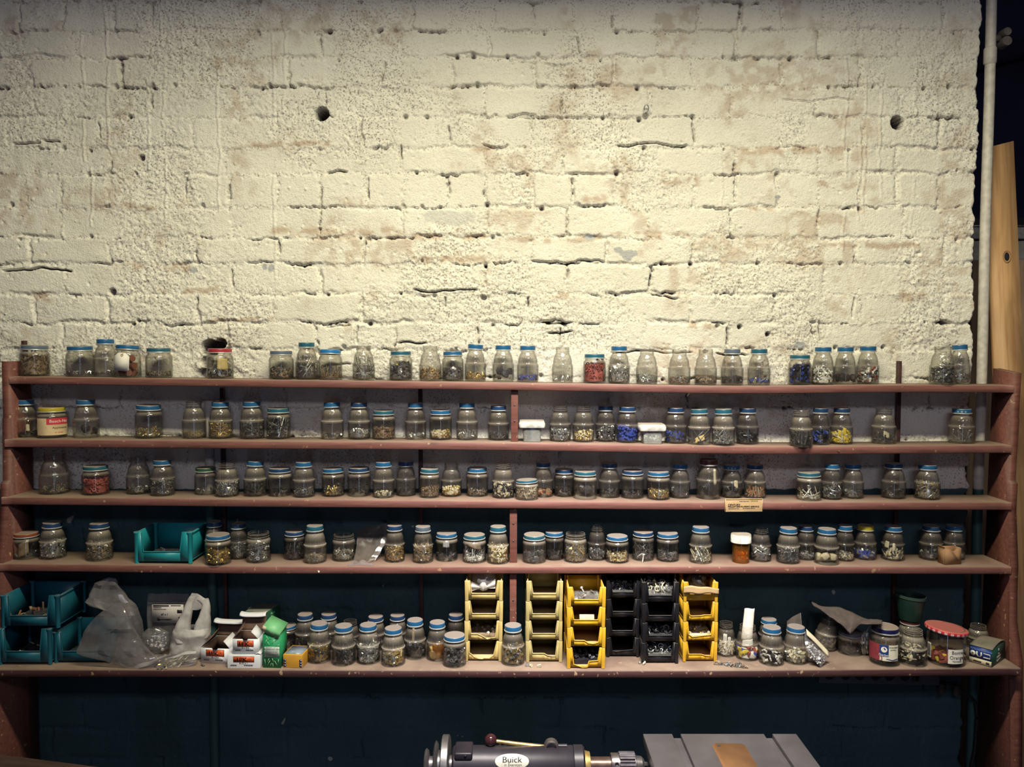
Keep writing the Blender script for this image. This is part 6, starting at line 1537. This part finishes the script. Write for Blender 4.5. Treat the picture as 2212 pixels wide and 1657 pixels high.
# dark dusty cloth draped over jars at the right
cl = thing('dusty_rag', 'dark dusty rag lying across the jars left of the baby-food jar', 'rag', (0, 0, 0))
tx = [(1750,1301),(1768,1309),(1790,1311),(1815,1314),(1838,1322),(1862,1336),(1885,1341),(1906,1344)]; bx_ = [(1756,1308),(1778,1322),(1796,1335),(1818,1352),(1838,1370),(1858,1350),(1884,1349),(1905,1350)]
tt = np.linspace(0, 1, 8)
def _rag(u, v):
    a_ = (np.interp(u, tt, [q[0] for q in tx]), np.interp(u, tt, [q[1] for q in tx])); c_ = (np.interp(u, tt, [q[0] for q in bx_]), np.interp(u, tt, [q[1] for q in bx_]))
    y = -.055-.085*u*u; A_ = P(*a_, y); B_ = P(*c_, y-.066); return A_*(1-v)+B_*v + np.array([0, 0, .0035*math.sin(PI*v)+.0012*math.sin(20*u+6*v)])
V, F = grid_sheet(_rag, 40, 14); V = crumple(V, .003, 70, 19); mb = MB(); mb.add(V, F); o = obj('cloth', mb, pm('dark_dusty_cloth', (.060, .046, .046), .9, 0, .3, 90, dust=.15), cl, 179); o.modifiers.new('thickness', 'SOLIDIFY').thickness = .0022
V, F = tube([_rag(u, 0) for u in np.linspace(0, 1, 30)], .0016, 6); mb = MB(); mb.add(V, F); obj('hem', mb, MATS['dark_dusty_cloth'], cl, 60)
# green berry basket on the jar behind
root, x, y, z, r, H, pos = JAR[(4,1964)]; zt_ = z+H+.0008
bk = thing('green_basket', 'small dark green plastic basket cup on top of a red-lidded jar', 'basket', (x, y, zt_)); n = 40
hb_ = P(1964, 1284, y)[2]-zt_; r1 = 31*1.95/F_PX; r0 = r1*.74
mb = MB(); V, F = lathe([(.0001, .0004), (r0, 0), (r0*1.02, .002), (r1*.98, hb_-.006), (r1*.94, hb_-.006), (r0*.96, .003), (.0001, .0026)], n); V[:,2] += (V[:,0]/r1)*-.003*(V[:,2]/hb_); mb.add(V, F); obj('cup', mb, pm('green_basket_plastic', (.010, .032, .026), .4, 0, .2, 40, dust=.1), bk, 40)
mb = MB(); V, F = lathe([(r1*.98, hb_-.007), (r1*1.02, hb_-.007), (r1*1.02, hb_), (r1*.97, hb_)], n, True); V[:,2] += (V[:,0]/r1)*-.003; mb.add(V, F); obj('rim', mb, pm('green_rim_plastic', (.035, .060, .052), .4, 0, .2, 300), bk, 40)
mb = MB(); V, F = tube([(-r1*.98, -.004, hb_-.004), (-r1*1.06, -.006, hb_), (-r1*1.02, -.006, hb_+.007), (-r1*.88, -.004, hb_+.004)], .0022, 8); mb.add(V, F); obj('clip', mb, MATS['green_basket_plastic'], bk, 60)
# rolled paper standing in an open jar, shiny foil, small spill of rings, card scrap behind
root, x, y, z, r, H, pos = JAR[(4,1614)]
pr = thing('paper_roll', 'rolled white paper sticking out of the open jar of coloured caps', 'paper', (0, 0, 0))
A_ = np.array([x-.004, y, z+H*.62]); B_ = P(1621, 1316, y+.012)
A_ = np.array([x, y, z+H*.55])
def _roll(u, v):
    a = (u-.5)*2.3-math.atan2(x, y-CAM[1]); q = A_*(1-v)+B_*v; R_ = .0150*(1-.10*v); return q + np.array([R_*math.sin(a), -R_*.8*math.cos(a)+.006, (.0045*u+.002*math.sin(5*u))*(v > .9)])
V, F = grid_sheet(_roll, 30, 10); mb = MB(); mb.add(V, F); o = obj('roll', mb, M_WPAPER, pr, 60); o.modifiers.new('thickness', 'SOLIDIFY').thickness = .0006
fo = thing('foil_scrap', 'crumpled shiny foil scrap left of the baby-food jar', 'foil', P(1868, 1400, -.115))
V, F = blob(lambda a, p_: np.array([.010*math.sin(p_)*math.cos(a), .008*math.sin(p_)*math.sin(a), .022*math.cos(p_)])*(1+.3*math.sin(3*a+4*p_)+.2*math.sin(7*a-5*p_)), 18, 12); mb = MB(); mb.add(V, F); fb = obj('foil', mb, M_STEEL, fo, 20); fo.location.z = ZS(1868)-V[:,2].min()+.0004
mb = MB(); mb.add(*tube([(-.004, 0, .012), (.003, -.003, .030), (.009, -.004, .044)], .0009, 6)); obj('wire_end', mb, M_STEEL, fo, 60)
ZB = ZS(1580)+.0004
heap_at('ring_spill', 'small spill of dull grey rings before the yellow bins', [onz(px, py, ZB+.001) for px, py in ((1552,1432),(1562,1434),(1574,1436),(1586,1438),(1598,1439),(1608,1440),(1580,1433),(1594,1435))], ['washer', 'ring'], ['grey', 'brown', 'dark'], 60, 9, [.004, .003, .0008], True)
cs = thing('grey_card_scrap', 'grey folded film scrap standing behind a blue-lidded jar', 'film', (0, 0, 0))
ycs = -.085; q4 = [P(1697, 1408, ycs), P(1736, 1408, ycs), P(1729, 1324, ycs+.02), P(1700, 1342, ycs+.02)]
q4 = [np.array(p) for p in q4]; zz0 = ZS(1715)+.0008; q4[0][2] = zz0; q4[1][2] = zz0
V, F = grid_sheet(lambda u, v: (q4[0]*(1-u)+q4[1]*u)*(1-v)+(q4[3]*(1-u)+q4[2]*u)*v + np.array([0, .004*math.sin(PI*u), 0]), 10, 8); mb = MB(); mb.add(V, F); obj('film', mb, SMOKY, cs, 60)
mb = MB(); mb.add(*tube([q4[1], q4[2]], .0012, 6)); obj('folded_edge', mb, CLOUDY, cs, 60)

# ================================================================== outlet strip under the bottom shelf, with its cord
ys = -.030; A = P(1769, 1476, ys); B = P(2030, 1481, ys); L_ = B[0]-A[0]; ang = math.atan2(B[2]-A[2], L_)
M_STRIP = pm('grey_strip_metal', (.10, .11, .14), .5, .2, .15, 30)
ps = thing('outlet_strip', 'dark grey outlet strip on the wall under the bottom shelf', 'outlet strip', (A[0], ys, A[2]), (0, -ang, 0))
mb = MB(); mb.box((0, 0, 0), (L_, .028, .040)); bevel(obj('housing', mb, M_STRIP, ps), .002)
for px in (1791, 1826, 1857, 1891, 1921, 1954):
    x_ = P(px, 1472, ys)[0]-A[0]; mb = MB(); V, F = cap_lathe([(.0125, .0), (.0125, .0012)], 24); mb.add(np.stack([V[:,0]+x_, -V[:,2]+.0006, V[:,1]+.0225], -1), F); obj('socket', mb, M_BLACK, ps, 40)
mb = MB(); x_ = P(1977, 1470, ys)[0]-A[0]; mb.box((x_-.008, -.003, .011), (x_+.008, .001, .026)); obj('switch', mb, M_BLACK, ps)
pc = thing('power_cord', 'dark power cord hanging down at the right end of the wall', 'cord', (0, 0, 0))
path = [P(2034, 1474, -.02), P(2052, 1478, -.022), P(2075, 1490, -.02), P(2095, 1504, -.016), P(2108, 1518, -.012), P(2111, 1545, -.010), P(2109, 1580, -.010), P(2106, 1620, -.010), P(2098, 1657, -.010), P(2096, 1760, -.010)]
pth = np.array(path); ts = np.linspace(0, len(pth)-1, 60); pth = np.stack([np.interp(ts, range(len(path)), pth[:,c]) for c in range(3)], -1)
mb = MB(); mb.add(*tube(pth, .0045, 8)); obj('cable', mb, M_BLACK, pc, 60)
for px, py in ((2034, 1484), (2066, 1488)):
    c_ = P(px, py, -.02); mb = MB(); V, F = cap_lathe([(.008, -.016), (.011, -.006), (.010, .010), (.004, .014)], 14); mb.add(V + c_, F); obj('plug', mb, pm('brown_plug', (.05, .035, .035), .5), pc, 40)

# ================================================================== bench machine: horizontal drill and its table
M_IRON = pm('dark_grey_enamel', (.024, .021, .030), .42, .25, .25, 30, .1)
M_CAST = pm('machined_steel', (.20, .19, .20), .38, .8, .25, 60)
M_CHUCK = pm('worn_chuck_steel', (.22, .20, .21), .32, .85, .3, 50)
YA = -.50; AX = P(1106, 1653, YA); sc1 = (P(1206, 1653, YA)[0]-P(1106, 1653, YA)[0])/100
DX = lambda px: P(px, 1653, YA)[0]
dm = thing('horizontal_drill', 'dark iron horizontal drill head with stepped pulley and chuck', 'drill', (0, YA, AX[2]))
def xl(prof, name, mat, n=40, parent=dm, smooth=35):
    """turned part about the spindle axis; prof [(px, radius in px)]"""
    V, F = cap_lathe([(r_*sc1, DX(px)) for px, r_ in prof], n); mb = MB(); mb.add(np.stack([V[:,2], V[:,0], V[:,1]], -1), [tuple(reversed(f)) for f in F]); return obj(name, mb, mat, parent, smooth)
pu = xl([(916,8),(918,31),(921,34),(925,30),(928,18),(936,18),(938,44),(941,49),(945,44),(947,30),(952,30),(954,58),(956,61),(969,61),(971,57),(972,20),(978,20)], 'pulley', M_CAST, 56)
xl([(974,9),(990,9)], 'spindle_end', M_CHUCK, 20)
xl([(978,36),(982,40),(1236,40),(1239,38)], 'body', M_IRON, 64)
mb = MB(); mb.box((DX(983), -.030, sc1*26), (DX(1022), .020, sc1*43)); bp_ = bevel(obj('cover_plate', mb, M_IRON, dm), .004, 3)
mb = MB(); V, F = cap_lathe([(.0025, 0), (.0020, .0012)], 12); mb.add(np.stack([V[:,0]+DX(1007), -.030-V[:,2], V[:,1]+sc1*37], -1), F); obj('screw', mb, M_BLACK, bp_)
xl([(1237,36),(1239,41),(1258,41),(1262,37)], 'collar', M_IRON, 56)
xl([(1261,30),(1266,29),(1274,27),(1275,20)], 'brass_ring', M_BRASS, 48)
xl([(1273,17),(1322,17)], 'quill', pm('oiled_brown_steel', (.10, .065, .055), .35, .6, .3, 60), 40)
ck = xl([(1319,24),(1321,25),(1336,25),(1337,22),(1372,22),(1374,20),(1386,18),(1391,13)], 'chuck', M_CHUCK, 48)
mb = MB()
for i in range(24):
    a = 2*PI*i/24; c_, s_ = math.cos(a), math.sin(a); mb.add(*tube([(DX(1337.5), c_*sc1*25.5, s_*sc1*25.5), (DX(1371), c_*sc1*25.5, s_*sc1*25.5)], sc1*2.3, 6))
obj('knurled_sleeve', mb, M_CHUCK, ck, 40)
mb = MB(); V, F = lathe([(.0045, 0), (.0045, .0012), (.0026, .0012), (.0026, 0)], 20, True); mb.add(np.stack([V[:,0]+DX(1330), -V[:,2]-sc1*21.2, V[:,1]+sc1*13.2], -1), F); V, F = cap_lathe([(.0025, 0), (.0025, .0008)], 14); mb.add(np.stack([V[:,0]+DX(1330), -V[:,2]-sc1*21.0, V[:,1]+sc1*13.2], -1), F, 1); obj('key_hole', mb, [M_CHUCK, M_BLACK], ck, 40)
for i in range(3):
    a = 2*PI*i/3+.4; mb = MB(); mb.add(*tube([(DX(1388), math.cos(a)*sc1*6, math.sin(a)*sc1*6), (DX(1405), math.cos(a)*sc1*3.2, math.sin(a)*sc1*3.2)], [sc1*4.2, sc1*2.4], 6)); obj('jaw', mb, M_CHUCK, ck, 30)
# oval badge on the body
bz = sc1*25; th_ = math.asin(25/40.0)
def badge(V, lift):
    """(x, up) on the cylinder front, wrapped round the body"""
    a = th_ + V[:,1]/(40*sc1); R_ = 40*sc1+lift; return np.stack([V[:,0]+DX(1106), -R_*np.cos(a), R_*np.sin(a)], -1)
n = 48; rng_ = np.linspace(0, 1, 9); V2 = np.concatenate([np.stack([q*.0335*np.cos(np.arange(n)*2*PI/n), q*.0150*np.sin(np.arange(n)*2*PI/n)], -1) for q in rng_]); F = [(j*n+i, j*n+(i+1) % n, (j+1)*n+(i+1) % n, (j+1)*n+i) for j in range(8) for i in range(n)]
mb = MB(); mb.add(badge(V2, .0006), F); bd = obj('badge', mb, pm('worn_badge_metal', (.46, .44, .39), .4, .2, .12, 90), dm, 60)
mb = MB()
for s, sz, dx, dz, sq in (('Buick', .0155, 0, .0025, 1.15), ('in Evanston', .0072, .002, -.0062, 1.05)):
    Vt, Ft = text_geo(s, sz, .0001)
    for o_ in ((-.0003, 0, .0003) if sz > .01 else (0,)):
        mb.add(badge(np.stack([Vt[:,0]*sq+dx+o_, Vt[:,1]+dz], -1), .0010), Ft)
obj('lettering', mb, M_INK, bd)
# feed lever with its ball, bracket, oil cap
PX = lambda px, py, y: P(px, py, YA+y) - np.array([0, YA, AX[2]])
lv = obj('lever', MB().add(*tube([PX(1072, 1601, .010), PX(1120, 1607.5, .010), PX(1184, 1615, .010)], [.0036, .0042, .0050], 12)), M_BRASS, dm, 60)
V, F = cap_lathe([(.0125*math.sin(q), -.0125*math.cos(q)) for q in np.linspace(.05, PI-.05, 18)], 28); mb = MB(); mb.add(V + PX(1060, 1599, .010), F); obj('ball_knob', mb, pm('maroon_bakelite', (.040, .012, .016), .12, 0, .1, 20, spec=.6), lv, 60)
mb = MB(); c_ = PX(1085, 1612.5, .010); mb.box((c_[0]-.008, -.006+.01, c_[2]-.006), (c_[0]-.002, .008+.01, c_[2]+.003)); mb.box((c_[0]+.003, -.006+.01, c_[2]-.006), (c_[0]+.009, .008+.01, c_[2]+.003)); bevel(obj('lever_bracket', mb, M_CAST, dm), .001)
c_ = PX(1191, 1613, .002); V, F = cap_lathe([(.0145, .010), (.0150, -.002), (.0130, -.006), (.0105, -.006), (.0095, -.003), (.003, -.002)], 30); mb = MB(); mb.add(np.stack([V[:,0]+c_[0], V[:,2]+c_[1], V[:,1]+c_[2]-.001], -1), F); obj('oil_cap', mb, M_CHUCK, dm, 35)
c_ = PX(1216, 1611, .004); mb = MB(); mb.add(*tube([c_+[-.010, 0, -.001], c_+[.008, 0, -.001]], .0048, 10)); obj('lock_bolt', mb, M_IRON, dm, 40)
mb = MB(); mb.box((DX(1040), -.035, -AX[2]+.02), (DX(1180), .035, -sc1*36)); mb.box((DX(1000), -.10, -AX[2]), (DX(1220), .10, -AX[2]+.025)); bevel(obj('pedestal', mb, M_IRON, dm), .006)
# machine table
zt_ = P(1555, 1585, -.45)[2]; yk_ = -.45; x0, x1 = P(1389, 1584, yk_)[0], P(1720, 1587, yk_)[0]; W = x1-x0; D = .30
M_TABLE = pm('grey_cast_table', (.105, .098, .108), .45, .3, .22, 14, .05)
mt = thing('machine_table', 'flat grey cast machine table with two slots beside the chuck', 'machine table', ((x0+x1)/2, yk_, zt_)); h = W/2
U = lambda px: (px-1389)/331*W-h
mb = MB(); s0, s1, s2, s3 = U(1452), U(1470), U(1650), U(1668); yb0 = -D
for xa, xb in ((-h, s0), (s1, s2), (s3, h)): mb.box((xa, yb0, -.024), (xb, 0, 0))
for xa, xb in ((s0, s1), (s2, s3)): mb.box((xa, yb0, -.024), (xb, -.002, -.008))
bevel(obj('table_top', mb, M_TABLE, mt), .0012)
px0_, px1_ = U(1521)+.004, U(1592)+.002; yq = -.042; n = 6; rad = .012; pts = []
for cx, cy, a0 in ((px1_-rad, yq-rad, 0), (px0_+rad, yq-rad, PI/2), (px0_+rad, yq-.20+rad, PI), (px1_-rad, yq-.20+rad, 1.5*PI)):
    for i in range(n): q = a0+PI/2*i/(n-1); pts.append((cx+rad*math.cos(q), cy+rad*math.sin(q)))
mb = MB(); m_ = len(pts); V = [(x_, y_, -.002) for x_, y_ in pts]+[(x_, y_, .0012) for x_, y_ in pts]; mb.add(V, [tuple(range(m_-1, -1, -1)), tuple(range(m_, 2*m_))]+[(i, (i+1) % m_, m_+(i+1) % m_, m_+i) for i in range(m_)])
ins = obj('insert_plate', mb, pm('copper_tan_plate', (.30, .155, .075), .38, .3, .12, 30), mt)
for dx, dy in ((.013, -.010), (.052, -.19)):
    mb = MB(); V, F = cap_lathe([(.0034, .001), (.0030, .0022)], 16); mb.add(V + [px0_+dx, yq+dy, 0], F); obj('screw', mb, M_DARK, ins, 40)
mb = MB(); mb.box((-.05, -.20, -zt_+.03), (.05, -.09, -.024)); mb.box((-.12, -.26, -zt_), (.12, -.03, -zt_+.03)); bevel(obj('pedestal', mb, M_IRON, mt), .006)
# dark bench at lower left
wb = thing('workbench', 'dark wooden workbench edge at the lower left', 'bench', (-1.25, -.40, 0), (0, 0, -.21))
M_BENCH = pm('dark_bench_wood', (.055, .032, .026), .6, 0, .3, 12, stretch=(1, 6, 6))
mb = MB(); mb.box((-.35, -.55, .705), (.62, 0, .75)); bevel(obj('bench_top', mb, M_BENCH, wb), .003)
for x_, y_ in ((-.31, -.51), (-.31, -.09), (.53, -.51), (.53, -.09)):
    mb = MB(); mb.box((x_, y_, 0), (x_+.06, y_+.06, .705)); obj('leg', mb, M_BENCH, wb)
